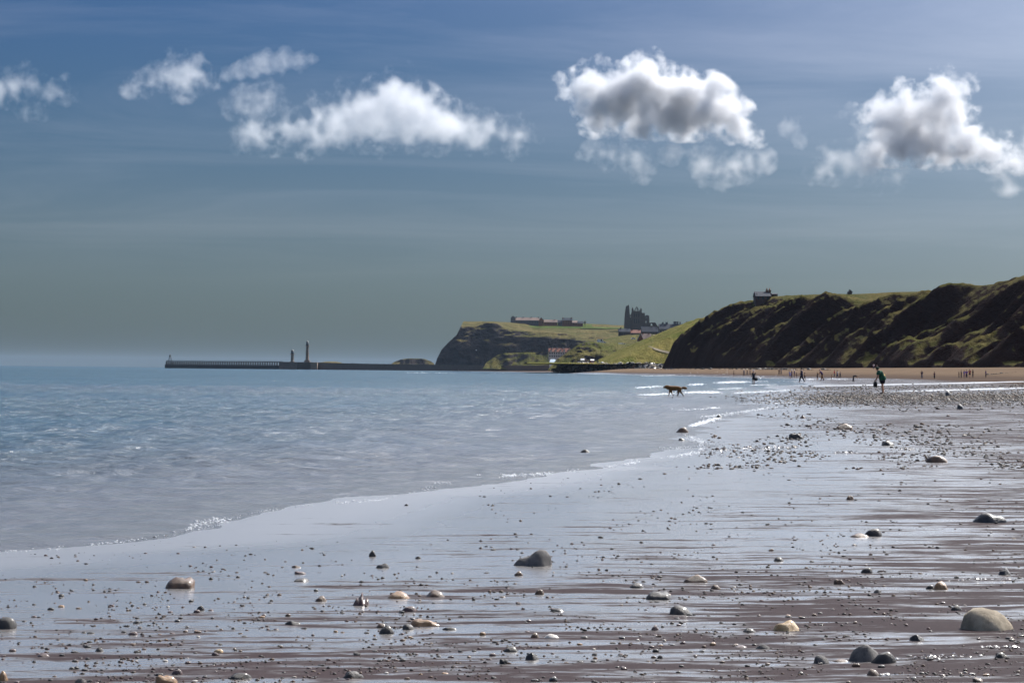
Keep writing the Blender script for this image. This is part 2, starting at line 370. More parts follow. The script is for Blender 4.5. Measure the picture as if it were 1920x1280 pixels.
def hill_z(x, y):
    p1 = np.clip((x - 50.5) * 0.44, 0, 29); p2 = np.clip((y - 1112.0 - 0.12 * (x - 46)) * 0.52, 0, None)
    z = -np.log(np.exp(-p1 / 2.0) + np.exp(-p2 / 2.0)) * 2.0 + 0.6
    z = np.maximum(z, 0)
    return 5.0 + z + (1.3 * fbm(x * 0.03, y * 0.03, 4) + 0.3 * fbm(x * .2, y * .2, 3)) * sstep(0, 6, z)
HILL_MAT = land_material('hill grass', (0.115, 0.125, 0.026), (0.20, 0.165, 0.05), (0.10, 0.09, 0.035), (0.15, 0.11, 0.05), 0.2, 0.5, 0.05, 0.2)
def hill():
    ys = np.linspace(1062, 1420, 180); xs = np.linspace(8, 260, 200)
    Y, X = np.meshgrid(ys, xs, indexing='ij'); Z = hill_z(X, Y)
    me = grid_mesh('hill', X, Y, Z, Y > 1098 - 0 * X)
    prop(link_mesh('hill', me, HILL_MAT), 'smooth green hillside beyond the clay cliff', kind='structure')
    # trodden path up the hill
    pts = []
    for px, py in ((1196, 640), (1206, 645), (1216, 650), (1226, 655), (1240, 659), (1256, 663)):
        d = ray(px, py)
        for yy in np.linspace(1100, 1420, 640):
            p = Vector((0, 0, CZ)) + d * (yy / d.y)
            if p.z < float(hill_z(np.array(p.x), np.array(p.y))): break
        pts.append(p)
    V = []; 
    for p in pts:
        for s in (-0.4, 0.4):
            x, y = p.x, p.y + s * 3.0; V.append((x, y, float(hill_z(np.array(x), np.array(y))) + 0.35))
    Fc = [(2 * i, 2 * i + 1, 2 * i + 3, 2 * i + 2) for i in range(len(pts) - 1)]
    prop(link_mesh('path', mesh_from('path', V, Fc), plain('path earth', (0.17, 0.14, 0.09), 0.95)), 'pale trodden path slanting down the green hillside', kind='structure')
hill()

def loft(name, label, rows, mat, nu=160, sub=8, amp=1.5, wl=30.0, seed=0.0):
    """land through several outlines, each standing at its own distance"""
    u = np.linspace(0, 1, nu); L = []
    for D, pts in rows:
        pts = np.array(pts, float); pu = np.linspace(pts[0, 0], pts[-1, 0], nu); py = np.interp(pu, pts[:, 0], pts[:, 1])
        L.append(np.array([P(a, b, D)[:] for a, b in zip(pu, py)]))
    L = np.array(L); out = []
    for i in range(len(L) - 1):
        for k in range(sub): out.append(L[i] + (L[i + 1] - L[i]) * (k / sub))
    out.append(L[-1]); A = np.array(out)
    X, Y, Z = A[..., 0], A[..., 1], A[..., 2]
    w = np.ones(len(A))[:, None]
    n = fbm(X / wl + seed, Z / wl * 2 + Y / wl * .3, 5, gain=.6); r = ridged(X / wl * .8 + 3 + seed, Z / wl * .25 + 2, 3)
    Y = Y - amp * 3 * (n + r - .5) ; Z = Z + amp * 0.22 * n
    me = grid_mesh(name, X, Y, Z)
    return prop(link_mesh(name, me, mat), label, kind='structure')
HEAD_MAT = land_material('headland rock and turf', (0.095, 0.092, 0.035), (0.16, 0.125, 0.052), (0.030, 0.026, 0.030), (0.06, 0.05, 0.05), 0.74, 0.90, 0.02, 0.08)
FIELD_MAT = land_material('headland pasture', (0.075, 0.105, 0.026), (0.105, 0.13, 0.036), (0.09, 0.11, 0.03), (0.10, 0.11, 0.034), 0.1, 0.4, 0.02, 0.15)
TOWN_MAT = land_material('town bank', (0.075, 0.085, 0.022), (0.14, 0.12, 0.045), (0.035, 0.03, 0.033), (0.06, 0.05, 0.05), 0.66, 0.86, 0.03, 0.10)
loft('headland', 'dark sea cliff headland with pasture on top below the abbey', [
    (2828, [(815, 685), (900, 692), (1320, 694)]),
    (2835, [(820, 671), (900, 668), (1000, 664), (1100, 658), (1320, 655)]),
    (2842, [(828, 655), (900, 646), (1000, 645), (1100, 645), (1320, 645)]),
    (2849, [(843, 639.5), (900, 630), (1000, 632), (1100, 638), (1320, 642)]),
    (2857, [(857, 627), (900, 620), (960, 623), (1060, 632), (1100, 636), (1320, 640)]),
    (2866, [(864.5, 611), (890, 613), (912, 605.5), (932, 607), (948, 617), (1000, 621.5), (1060, 625), (1078, 631), (1130, 633), (1180, 638), (1320, 640)]),
    (2950, [(867.5, 605), (893, 605.5), (912, 603), (935, 605), (965, 612), (1000, 618.8), (1180, 620.5), (1320, 628)]),
    (3010, [(869, 603.5), (930, 604), (985, 608), (1000, 615.5), (1180, 616.5), (1320, 622)]),
    (3140, [(870, 602.5), (900, 602.2), (955, 604), (1000, 605.5), (1090, 606), (1170, 610), (1320, 615)]),
    (3400, [(872, 606), (900, 605), (955, 607), (1000, 608), (1090, 608), (1170, 612), (1320, 618)])], HEAD_MAT, 260, 8, 1.6, 40)
loft('field', 'bright green pasture strip below the headland cottages', [
    (3000, [(975, 608.6), (1000, 614.6), (1060, 615.4), (1088, 615.6), (1110, 615.8)]), (3120, [(975, 605.6), (1000, 606.2), (1060, 606.8), (1088, 607), (1110, 607.5)])], FIELD_MAT, 60, 6, 0.0, 40)
loft('field', 'green pasture strip between the cottages and the abbey', [
    (3000, [(1100, 615.8), (1140, 616.2), (1172, 616.4)]), (3110, [(1092, 608.5), (1130, 610), (1172, 612.2)])], FIELD_MAT, 40, 6, 0.0, 40)
loft('hill', 'low dark islet of rock behind the pier', [
    (3276, [(733, 686), (815, 687)]), (3290, [(735, 681), (742, 677), (752, 673.5), (765, 671.8), (785, 671.8), (797, 673), (808, 677), (814, 681)]), (3400, [(735, 684), (770, 674), (814, 684)])], HEAD_MAT, 60, 6, 1.0, 25, 5.0)
loft('hill', 'low sliver of land behind the tall lighthouse', [
    (3300, [(596, 682), (640, 682)]), (3330, [(597, 679.5), (612, 677.6), (630, 677.8), (641, 679.6)]), (3400, [(597, 681), (641, 681)])], HEAD_MAT, 30, 4, 0.5, 25, 8.0)
loft('hill', 'grassy mound at the foot of the headland beside the pier', [
    (2322, [(905, 691), (960, 692), (1045, 692)]), (2335, [(909, 684), (930, 680), (1045, 678)]), (2350, [(912, 679), (922, 673), (932, 666), (947, 662), (975, 660.8), (1025, 659.5), (1045, 662)]), (2450, [(912, 682), (947, 666), (1045, 664)])], TOWN_MAT, 70, 6, 1.2, 22, 2.0)
loft('hill', 'steep dark bank with grassy top above the rock armour', [
    (1512, [(1026, 694), (1100, 694), (1300, 694)]),
    (1522, [(1036, 682), (1063, 672), (1107, 668), (1135, 668), (1300, 668)]),
    (1532, [(1044, 673.5), (1063, 662), (1080, 656), (1107, 656.5), (1135, 656.5), (1150, 660), (1300, 655)]),
    (1542, [(1050, 670), (1064, 659.5), (1076, 651), (1086, 645.5), (1100, 642), (1116, 643), (1135, 652), (1170, 655), (1300, 648)]),
    (1562, [(1056, 668), (1066, 658), (1078, 650), (1088, 644.5), (1100, 641), (1116, 640.6), (1132, 643), (1180, 647), (1300, 640)]),
    (1700, [(1060, 672), (1080, 652), (1100, 644), (1132, 642), (1180, 644.5), (1300, 634)])], TOWN_MAT, 120, 7, 1.2, 18, 4.0)
loft('hill', 'hillside of the old town rising under the abbey', [
    (1850, [(1090, 672), (1150, 660), (1300, 655)]), (1960, [(1090, 655), (1125, 640), (1150, 638), (1300, 632)]), (2080, [(1092, 650), (1125, 637), (1160, 630), (1190, 625), (1300, 617)]), (2250, [(1100, 652), (1160, 634), (1300, 622)])], TOWN_MAT, 90, 7, 1.0, 30, 6.0)
# ------------------------------------------------------------------ building blocks for small solid things
def boxes(name, specs, mat, parent, loc=None):
    """axis-aligned or tapered boxes of ONE part: (x0,x1,y0,y1,z0,z1)"""
    V, Fc = [], []
    for (x0, x1, y0, y1, z0, z1) in specs:
        b = len(V)
        V += [(x, y, z) for z in (z0, z1) for y in (y0, y1) for x in (x0, x1)]
        Fc += [tuple(b + i for i in f) for f in ((0, 2, 3, 1), (4, 5, 7, 6), (0, 1, 5, 4), (2, 6, 7, 3), (0, 4, 6, 2), (1, 3, 7, 5))]
    o = link_mesh(name, mesh_from(name, V, Fc), mat, parent)
    if loc is not None: o.location = loc
    return o
def prism(name, outline, depth, mat, parent, y0=0.0, holes=()):
    """a wall slab: outline in (x,z), with openings, extruded along y"""
    bm = bmesh.new()
    def loop(pts):
        vs_ = [bm.verts.new((p[0], y0, p[1])) for p in pts]
        for i in range(len(vs_)): bm.edges.new((vs_[i], vs_[(i + 1) % len(vs_)]))
    loop(outline)
    for h in holes: loop(h)
    bmesh.ops.triangle_fill(bm, edges=bm.edges[:], use_beauty=True, use_dissolve=False)
    ex = bmesh.ops.extrude_face_region(bm, geom=bm.faces[:])
    bmesh.ops.translate(bm, vec=(0, depth, 0), verts=[g for g in ex['geom'] if isinstance(g, bmesh.types.BMVert)])
    bmesh.ops.recalc_face_normals(bm, faces=bm.faces[:])
    me = bpy.data.meshes.new(name); bm.to_mesh(me); bm.free()
    return link_mesh(name, me, mat, parent)
def lathe(name, prof, mat, parent, n=20, loc=(0, 0, 0)):
    V, Fc = [], []
    for r, z in prof:
        for k in range(n):
            a = 2 * math.pi * k / n; V.append((loc[0] + r * math.cos(a), loc[1] + r * math.sin(a), loc[2] + z))
    for i in range(len(prof) - 1):
        for k in range(n): Fc.append((i * n + k, i * n + (k + 1) % n, (i + 1) * n + (k + 1) % n, (i + 1) * n + k))
    Fc.append(tuple(range(n))[::-1]); Fc.append(tuple((len(prof) - 1) * n + k for k in range(n)))
    return link_mesh(name, mesh_from(name, V, Fc), mat, parent, True)
M_STONE = plain('pier sandstone', (0.115, 0.085, 0.07), 0.9, 0.35, 0.4)
M_STONE2 = plain('lighthouse sandstone', (0.17, 0.125, 0.09), 0.85, 0.2, 0.3)
M_TIMBER = plain('tarred timber', (0.035, 0.032, 0.032), 0.8, 0.3, 0.6)
M_IRON = plain('dark ironwork', (0.03, 0.04, 0.045), 0.5, 0.2, 1.0, 0.5)
M_ABBEY = plain('weathered abbey sandstone', (0.085, 0.068, 0.058), 0.95, 0.4, 0.25)
M_BRICK = plain('red brick', (0.20, 0.085, 0.055), 0.9, 0.3, 0.5)
M_RENDER = plain('pale rendered wall', (0.42, 0.40, 0.38), 0.85, 0.12, 0.3)
M_GREYWALL = plain('grey stone wall', (0.13, 0.125, 0.13), 0.9, 0.3, 0.4)
M_SLATE = plain('blue grey slate roof', (0.040, 0.045, 0.058), 0.85, 0.25, 0.5, 0.1)
M_PAN = plain('red pantile roof', (0.18, 0.07, 0.05), 0.85, 0.25, 0.6)
M_TILE = plain('weathered brown tile roof', (0.24, 0.17, 0.14), 0.85, 0.25, 0.6)
M_WHITE = plain('white paint', (0.75, 0.75, 0.74), 0.5, 0.06, 0.5)
M_GLASS = NT('dark window glass').set(col=(0.03, 0.035, 0.04), rough=0.08, spec=0.6).m
M_DARKWALL = plain('sooty stone wall', (0.075, 0.065, 0.065), 0.9, 0.35, 0.4)

# ------------------------------------------------------------------ the pier and its lighthouses
def pier():
    base = P(640, 686, 2480); base.z = 0
    root = empty('pier', base, 'long dark stone pier with timber extension running out to sea', 'pier')
    line = [(1034, 683.5, 2250), (990, 685.3, 2290), (900, 684.6, 2360), (800, 683.4, 2420), (700, 682.0, 2470), (640, 680.6, 2500), (600, 679.3, 2520), (545, 678.3, 2540), (523, 678.0, 2550)]
    T = [P(*q) for q in line]; V = []; Fc = []
    for p in T:
        for dy, z in ((0, -2.0), (0.6, p.z - 0.7), (0.6, p.z), (2.2, p.z), (2.2, p.z - 0.9), (11, p.z - 0.9), (12, -2.0)):
            V.append((p.x - base.x, p.y + dy - base.y, z))
    for i in range(len(T) - 1):
        for k in range(6): Fc.append((i * 7 + k, i * 7 + k + 1, (i + 1) * 7 + k + 1, (i + 1) * 7 + k))
    Fc += [tuple(range(7)), tuple(range((len(T) - 1) * 7, len(T) * 7))[::-1]]
    link_mesh('wall', mesh_from('wall', V, Fc), M_STONE, root)
    h = P(576, 679.0, 2519)
    lathe('pier_head', [(13, -2), (12.4, h.z - .8), (12.9, h.z - .6), (12.9, h.z + .2), (12, h.z + .2)], M_STONE, root, 26, (h.x - base.x, h.y + 6 - base.y, 0))
    b = P(590, 680.0, 2512)
    boxes('lit_facet', [(-4.5, 3.2, -2.5, 6, -2, b.z + .3)], M_STONE2, root, (b.x - base.x, b.y - base.y, 0))  # sunlit facet of the pier head, its light put into paler stone
    # the extension: a low solid base, rows of piles and a deck on top
    a, e = P(309, 683.0, 2700), P(530, 684.6, 2552)
    def strip(name, z0, z1, y0, y1, mat, A=a, E=e):
        V = [(p.x - base.x, p.y + dy - base.y, z) for p in (A, E) for dy in (y0, y1) for z in (z0, z1)]
        return link_mesh(name, mesh_from(name, V, [(0, 1, 3, 2), (4, 6, 7, 5), (0, 4, 5, 1), (2, 3, 7, 6), (1, 5, 7, 3), (0, 2, 6, 4)]), mat, root)
    strip('plinth', -2, a.z, 0, 9, M_TIMBER)
    dz = P(420, 677.0, 2625).z
    strip('deck', dz - 0.7, dz + 0.1, 1.0, 8.0, M_TIMBER, P(311, 677, 2700), e)
    strip('railing', dz + 0.95, dz + 1.15, 1.1, 1.3, M_IRON, P(311, 677, 2700), e)
    pm = mesh_from('pile', [(x, y, z) for z, s in ((a.z - .1, .55), (dz - .72, .42)) for y in (-s, s) for x in (-s, s)], [(0, 2, 3, 1), (4, 5, 7, 6), (0, 1, 5, 4), (2, 6, 7, 3), (0, 4, 6, 2), (1, 3, 7, 5)])
    pm.materials.append(M_TIMBER); n = 50
    for i in range(n + 1):
        p = a.lerp(e, 0.01 + 0.98 * i / n)
        for dy in (1.8, 7.2):
            o = link_mesh('pile', pm, None, root); o.location = (p.x - base.x + (0.3 if dy > 5 else 0), p.y + dy - base.y, 0)
    # lattice beacon on the end of the extension
    q = P(318, 677.0, 2694); s = 2694 / F
    for sx in (-1, 1):
        for sy in (-1, 1):
            V = []
            for z, w in ((dz - 4.2, 2.4), (dz + 4.6, 0.9)):
                V += [(q.x - base.x + sx * w + ax * .3, q.y + 4 - base.y + sy * w + ay * .3, z) for ay in (-1, 1) for ax in (-1, 1)]
            link_mesh('beacon_leg', mesh_from('beacon_leg', V, [(0, 2, 3, 1), (4, 5, 7, 6), (0, 1, 5, 4), (2, 6, 7, 3), (0, 4, 6, 2), (1, 3, 7, 5)]), M_IRON, root)
    lathe('beacon_lamp', [(1.7, dz + 4.5), (1.7, dz + 4.8), (1.25, dz + 4.9), (1.2, dz + 6.6), (1.5, dz + 6.7), (.8, dz + 7.8), (.1, dz + 8.3)], M_IRON, root, 14, (q.x - base.x, q.y + 4 - base.y, 0))
pier()
def lighthouse(px, D, y_base, y_shaft0, y_gal, y_lan, y_tip, w0, w1, label):
    k = D / F; b = P(px, y_base, D); Z = lambda yy: (y_base - yy) * k
    r = empty('lighthouse', b, label, 'lighthouse', 'lighthouses at the harbour mouth')
    r0, r1 = w0 * k / 2, w1 * k / 2
    boxes('plinth', [(-r0 * 1.65, r0 * 1.65, -r0 * 1.65, r0 * 1.65, -2.5, Z(y_shaft0) * 0.75)], M_STONE2, r)
    prof = [(r0 * 1.12, Z(y_shaft0) * 0.75), (r0 * 1.12, Z(y_shaft0)), (r0, Z(y_shaft0) + .3), (r0 * .97, Z(y_shaft0) * .7 + Z(y_gal) * .3), (r1, Z(y_gal) - 1.2), (r1 * 1.25, Z(y_gal) - .5)]
    sh = lathe('tower', prof, M_STONE2, r, 24)
    ga = lathe('gallery', [(r1 * 1.3, Z(y_gal) - .5), (r1 * 1.75, Z(y_gal)), (r1 * 1.75, Z(y_gal) + .35), (r1 * 1.2, Z(y_gal) + .36)], M_STONE2, r, 24)
    lathe('railing', [(r1 * 1.68, Z(y_gal) + 1.25), (r1 * 1.73, Z(y_gal) + 1.25), (r1 * 1.73, Z(y_gal) + 1.37), (r1 * 1.68, Z(y_gal) + 1.37)], M_IRON, ga, 24)
    la = lathe('lantern', [(r1 * .95, Z(y_gal) + .3), (r1 * .95, Z(y_lan))], M_GLASS, r, 16)
    lathe('dome', [(r1 * 1.1, Z(y_lan)), (r1 * 1.05, Z(y_lan) + .5), (r1 * .8, Z(y_lan) + 1.1), (r1 * .35, Z(y_lan) + 1.6), (.12, Z(y_lan) + 1.8), (.08, Z(y_tip))], M_IRON, r, 16)
    for zz in (0.35, 0.6, 0.82):
        rr = r0 * 1.01 - (r0 - r1) * zz; z = Z(y_shaft0) + (Z(y_gal) - Z(y_shaft0)) * zz
        boxes('window', [(-.3, .3, -rr - .05, -rr + .35, z - .55, z + .55)], M_GLASS, r)
lighthouse(576, 2526, 679, 674.2, 648.0, 641.8, 636, 6.2, 5.0, 'tall fluted stone lighthouse on the pier head')
lighthouse(548, 2760, 679, 677.5, 663.6, 658.0, 655, 6.0, 5.4, 'shorter stone lighthouse beside the tall one')

# ------------------------------------------------------------------ the ruined abbey
def abbey():
    D = 2960.0; k = D / F; o = P(1193, 613, D)
    r = empty('abbey_ruin', o, 'roofless ruined abbey standing dark on the headland skyline', 'ruin')
    def L(pts): return [((P(x, y, D).x - o.x), (P(x, y, D).z - o.z)) for x, y in pts]
    def lancet(x0, x1, y0, y1): m = (x0 + x1) / 2; return [(x0, y1), (x1, y1), (x1, y0 + (x1 - x0) * .9), (m, y0), (x0, y0 + (x1 - x0) * .9)]
    prism('west_tower', L([(1170.2, 622), (1170.6, 606), (1171.3, 594), (1172.0, 586), (1173.6, 575), (1174.6, 573.4), (1177.6, 572.8), (1178.4, 571), (1179.2, 573.5), (1180.0, 580), (1180.5, 590), (1181.0, 600), (1181.4, 622)]), 9.0, M_ABBEY, r, -3.0)
    prism('arcade_wall', L([(1181.2, 622), (1181.2, 589), (1182.2, 590.2), (1183.0, 588.2), (1183.3, 622)]), 3.0, M_ABBEY, r, 1.0, [L([(1181.6, 595), (1182.6, 595), (1182.6, 592.6), (1181.6, 592.6)])])
    holes = [L(lancet(1190.2, 1191.7, 578.8, 583.4)), L(lancet(1193.0, 1194.7, 576.6, 583.4)), L(lancet(1196.0, 1197.4, 578.8, 583.4))]
    g = prism('gable_wall', L([(1183.3, 622), (1183.4, 588), (1184.3, 584.5), (1188.2, 584.2), (1188.4, 582.4), (1191, 578.6), (1193.8, 574.3), (1196.6, 578.2), (1199.2, 582), (1199.6, 584.4), (1203.4, 584.8), (1203.6, 622)]), 2.6, M_ABBEY, r, 0.0, holes)
    for x0, x1, xm, ym in ((1184.2, 1187.9, 1186.2, 575.4), (1200.0, 1203.5, 1201.9, 576.6)):
        a, b, m = P(x0, 585, D), P(x1, 585, D), P(xm, ym, D); hw = (b.x - a.x) / 2; cx = (a.x + b.x) / 2 - o.x; zb = a.z - o.z; zm = (m.z - o.z); zs = zb + (zm - zb) * .55
        V = [(cx + sx * hw * w, 1.3 + sy * hw * w, z) for z, w in ((zb - 12, 1), (zs, .9), (zm, .06)) for sx, sy in ((-1, -1), (1, -1), (1, 1), (-1, 1))]
        Fc = [(i * 4 + q, i * 4 + (q + 1) % 4, (i + 1) * 4 + (q + 1) % 4, (i + 1) * 4 + q) for i in range(2) for q in range(4)] + [(3, 2, 1, 0), (8, 9, 10, 11)]
        link_mesh('pinnacle', mesh_from('pinnacle', V, Fc), M_ABBEY, g)
    for row, (y0, y1) in enumerate(((587.5, 594.5), (597, 606))):         # dark slabs painting in the shade of tall lancet recesses
        for xc in (1189.6, 1193.7, 1197.8):
            w = 0.62; pts = L(lancet(xc - w, xc + w, y0, y1))
            prism('lancet_window', pts, 0.5, M_GLASS, g, -0.06)
    prism('transept_wall', L([(1203.5, 622), (1203.5, 586.2), (1205.2, 586.6), (1209.0, 586.3), (1209.4, 588), (1209.4, 592.4), (1210.4, 592.0), (1211.2, 590.8), (1213, 590.2), (1215.6, 590.8), (1217.4, 592), (1217.8, 596), (1217.9, 622)]), 2.4, M_ABBEY, r, 3.0,
          [L(lancet(1210.8, 1212.4, 600.5, 605)), L(lancet(1211.0, 1212.2, 593.6, 595.6))])
    prism('broken_arch', L([(1217.8, 622), (1217.8, 605), (1219.5, 604.6), (1223.6, 604.3), (1229, 604.4), (1230.6, 606), (1231.6, 608.6), (1233.4, 610.8), (1234, 622)]), 2.2, M_ABBEY, r, 4.0, [L([(1219.9, 610.4), (1223.9, 610.4), (1223.6, 608), (1222.0, 605.7), (1220.6, 607.2)])])
    # side wall of the choir running back from the gable
    a, b = P(1203, 586, D), P(1203, 622, D)
    boxes('choir_wall', [(P(1200.5, 600, D).x - o.x, P(1203, 600, D).x - o.x, 2.6, 32, b.z - o.z, a.z - o.z - 6), (P(1184, 600, D).x - o.x, P(1186, 600, D).x - o.x, 2.6, 30, b.z - o.z, a.z - o.z - 8)], M_ABBEY, r)
abbey()

# ------------------------------------------------------------------ houses
def house(name, label, px0, px1, yb, ye, yr, D, depth, wall, roof, ridge='x', chim=(), win=None, cat='house', group=None, hip=0.0, over=0.25, wmat=None, chim_h=None):
    """walls, roof, chimneys and windows; ridge along x shows the roof slope, along y shows the gable"""
    k = D / F; a, b = P(px0, yb, D), P(px1, yb, D)
    o = Vector(((a.x + b.x) / 2, D, min(a.z, b.z))); W = (b.x - a.x) / 2
    r = empty(name, o, label, cat, group)
    ze = P((px0 + px1) / 2, ye, D).z - o.z; zr = P((px0 + px1) / 2, yr, D).z - o.z; zb = -3.0
    if ridge == 'x':
        V = [(-W, 0, zb), (W, 0, zb), (W, depth, zb), (-W, depth, zb), (-W, 0, ze), (W, 0, ze), (W, depth, ze), (-W, depth, ze), (-W + hip, depth / 2, zr - .1), (W - hip, depth / 2, zr - .1)]
        Fw = [(0, 1, 5, 4), (2, 3, 7, 6), (1, 2, 6, 9, 5), (3, 0, 4, 8, 7), (3, 2, 1, 0)] 
        link_mesh('wall', mesh_from('wall', V, Fw), wall, r)
        e = over
        Vr = [(-W - e, -e * 1.5, ze - e * .8), (W + e, -e * 1.5, ze - e * .8), (W + e - hip, depth / 2, zr), (-W - e + hip, depth / 2, zr), (-W - e, depth + e * 1.5, ze - e * .8), (W + e, depth + e * 1.5, ze - e * .8)]
        Vr = Vr + [(x, y, z + .22) for x, y, z in Vr]
        Fr = [(6, 7, 8, 9), (9, 8, 11, 10), (0, 3, 2, 1), (3, 4, 5, 2), (0, 1, 7, 6), (5, 4, 10, 11), (1, 2, 8, 7), (2, 5, 11, 8), (0, 6, 9, 3), (3, 9, 10, 4)]
        ro = link_mesh('roof', mesh_from('roof', Vr, Fr), roof, r)
    else:
        V = [(-W, 0, zb), (W, 0, zb), (W, 0, ze), (0, 0, zr - .1), (-W, 0, ze)]; V = V + [(x, depth, z) for x, y, z in V]
        link_mesh('wall', mesh_from('wall', V, [(0, 1, 2, 3, 4), (9, 8, 7, 6, 5), (1, 6, 7, 2), (0, 4, 9, 5), (0, 5, 6, 1)]), wall, r)
        e = over
        Vr = [(-W - e, -e, ze - e), (0, -e, zr), (W + e, -e, ze - e)]; Vr = Vr + [(x, depth + e, z) for x, y, z in Vr]; Vr = Vr + [(x, y, z + .24) for x, y, z in Vr]
        Fr = [(6, 7, 10, 9), (7, 8, 11, 10), (0, 3, 4, 1), (1, 4, 5, 2), (0, 1, 7, 6), (1, 2, 8, 7), (3, 9, 10, 4), (4, 10, 11, 5), (0, 6, 9, 3), (2, 5, 11, 8)]
        ro = link_mesh('roof', mesh_from('roof', Vr, Fr), roof, r)
    for c in chim:
        cx = P(c[0], yb, D).x - o.x; cw = (c[2] if len(c) > 2 else 1.6) * k / 2; zt = P(c[0], c[1], D).z - o.z
        boxes('chimney', [(cx - cw, cx + cw, depth / 2 - .8, depth / 2 + .8, ze, zt - .35), (cx - cw * 1.18, cx + cw * 1.18, depth / 2 - .95, depth / 2 + .95, zt - .35, zt)], wall, ro)
    if win:
        nx, nz, ww, wh = win
        wme = mesh_from('window', [(x, y, z) for z in (-wh / 2, wh / 2) for y in (-.06, .15) for x in (-ww / 2, ww / 2)], [(0, 2, 3, 1), (4, 5, 7, 6), (0, 1, 5, 4), (2, 6, 7, 3), (0, 4, 6, 2), (1, 3, 7, 5)])
        wme.materials.append(wmat or M_GLASS)
        for i in range(nx):
            for j in range(nz):
                w = link_mesh('window', wme, None, r); w.location = (-W + 2 * W * (i + .5) / nx, 0, ze * (j + .5) / nz)
    return r
HG = 'buildings on the headland'
house('cottage_row', 'long low cottage row with four chimneys on the headland', 966, 1011, 607.0, 600.3, 595.2, 3060, 11, M_GREYWALL, M_TILE, 'x', [(968, 592.8), (981, 592.8), (996, 592.8), (1010, 593.4)], (9, 1, 1.3, 1.6), group=HG)
house('gabled_house', 'tall gabled house closing the seaward end of the cottage row', 957.5, 966.5, 606.0, 596.0, 592.0, 3052, 13, M_GREYWALL, M_SLATE, 'y', (), (2, 2, 1.0, 1.5), group=HG)
house('gabled_house', 'gabled house closing the abbey end of the cottage row', 1010, 1019.5, 608.0, 600.5, 595.0, 3050, 13, M_BRICK, M_SLATE, 'y', (), (2, 1, 1.2, 1.6), group=HG)
house('cottage', 'low brown-roofed cottage between the cottage row and brick farmhouse', 1020, 1045, 608.0, 604.0, 599.4, 3058, 9, M_BRICK, M_TILE, 'x', [(1040, 598.2)], (5, 1, 1.1, 1.2), group=HG)
house('shed', 'small dark slate shed left of the brick farmhouse', 1046, 1055, 608.0, 604.2, 600.0, 3062, 8, M_GREYWALL, M_SLATE, 'x', (), (2, 1, 1.0, 1.2), group=HG)
house('farmhouse', 'tall red brick farmhouse with a chimney at each end', 1054.5, 1073, 608.5, 600.6, 596.0, 3056, 10, M_BRICK, M_SLATE, 'x', [(1055.6, 594.6), (1072, 594.8)], (4, 2, 1.1, 1.5), group=HG)
house('barn', 'low red barn sloping down from the brick farmhouse', 1073, 1083, 610.0, 605.0, 601.0, 3052, 9, M_BRICK, M_TILE, 'x', (), (2, 1, 1.2, 1.2), group=HG)
house('barn', 'end red brick barn beside the dark tree', 1083, 1093, 610.5, 606.0, 602.2, 3050, 9, M_BRICK, M_SLATE, 'x', (), (2, 1, 1.2, 1.2), group=HG)
TG = 'houses of the old town'
house('hotel_terrace', 'long slate-roofed hotel terrace with many chimneys above the green hill', 1236, 1322, 645, 617, 607.5, 1900, 14, M_GREYWALL, M_SLATE, 'x', [(1243.5, 603.5, 3), (1250.5, 603.5, 4), (1266, 602.2, 5), (1271, 602.2, 3), (1276, 603, 2), (1288, 602, 2)], (16, 3, 1.0, 1.7), group=TG)
house('town_house', 'dark town house tucked under the abbey gable', 1160, 1182, 640, 622, 616, 2100, 10, M_DARKWALL, M_SLATE, 'x', [(1164, 613.5), (1178, 614)], (5, 2, 1.0, 1.5), group=TG)
house('town_house', 'dark brick town house with red roof below the abbey', 1183, 1202, 640, 624, 618.5, 2060, 10, M_DARKWALL, M_PAN, 'x', [(1186, 616), (1199, 616.5)], (4, 2, 1.0, 1.5), group=TG)
house('town_house', 'dark slate town house between the abbey and the hotel terrace', 1203, 1238, 642, 622, 612.5, 2040, 12, M_DARKWALL, M_SLATE, 'x', [(1207, 613), (1222, 612), (1233, 612)], (7, 3, 1.0, 1.5), group=TG)
house('gabled_house', 'steep brick gabled villa at the left of the villa row', 1196, 1206, 652, 637, 627, 1640, 11, M_BRICK, M_SLATE, 'y', (), (2, 3, .9, 1.5), group=TG)
house('gabled_house', 'villa with broad pale tiled roof beside the green hill', 1203, 1221, 652, 637, 625.5, 1652, 10, M_BRICK, M_TILE, 'x', [(1206, 623.5), (1217, 624)], (4, 2, 1.0, 1.6), group=TG)
house('gabled_house', 'villa with blue slate gable nearest the green hill', 1215, 1229, 653, 642, 632, 1634, 10, M_RENDER, M_SLATE, 'y', (), (2, 2, .9, 1.5), group=TG)
house('gabled_house', 'villa half hidden by the green hill crest', 1226, 1252, 650, 637, 627.5, 1660, 11, M_BRICK, M_TILE, 'x', [(1230, 626), (1241, 626)], (4, 2, 1.0, 1.6), group=TG)
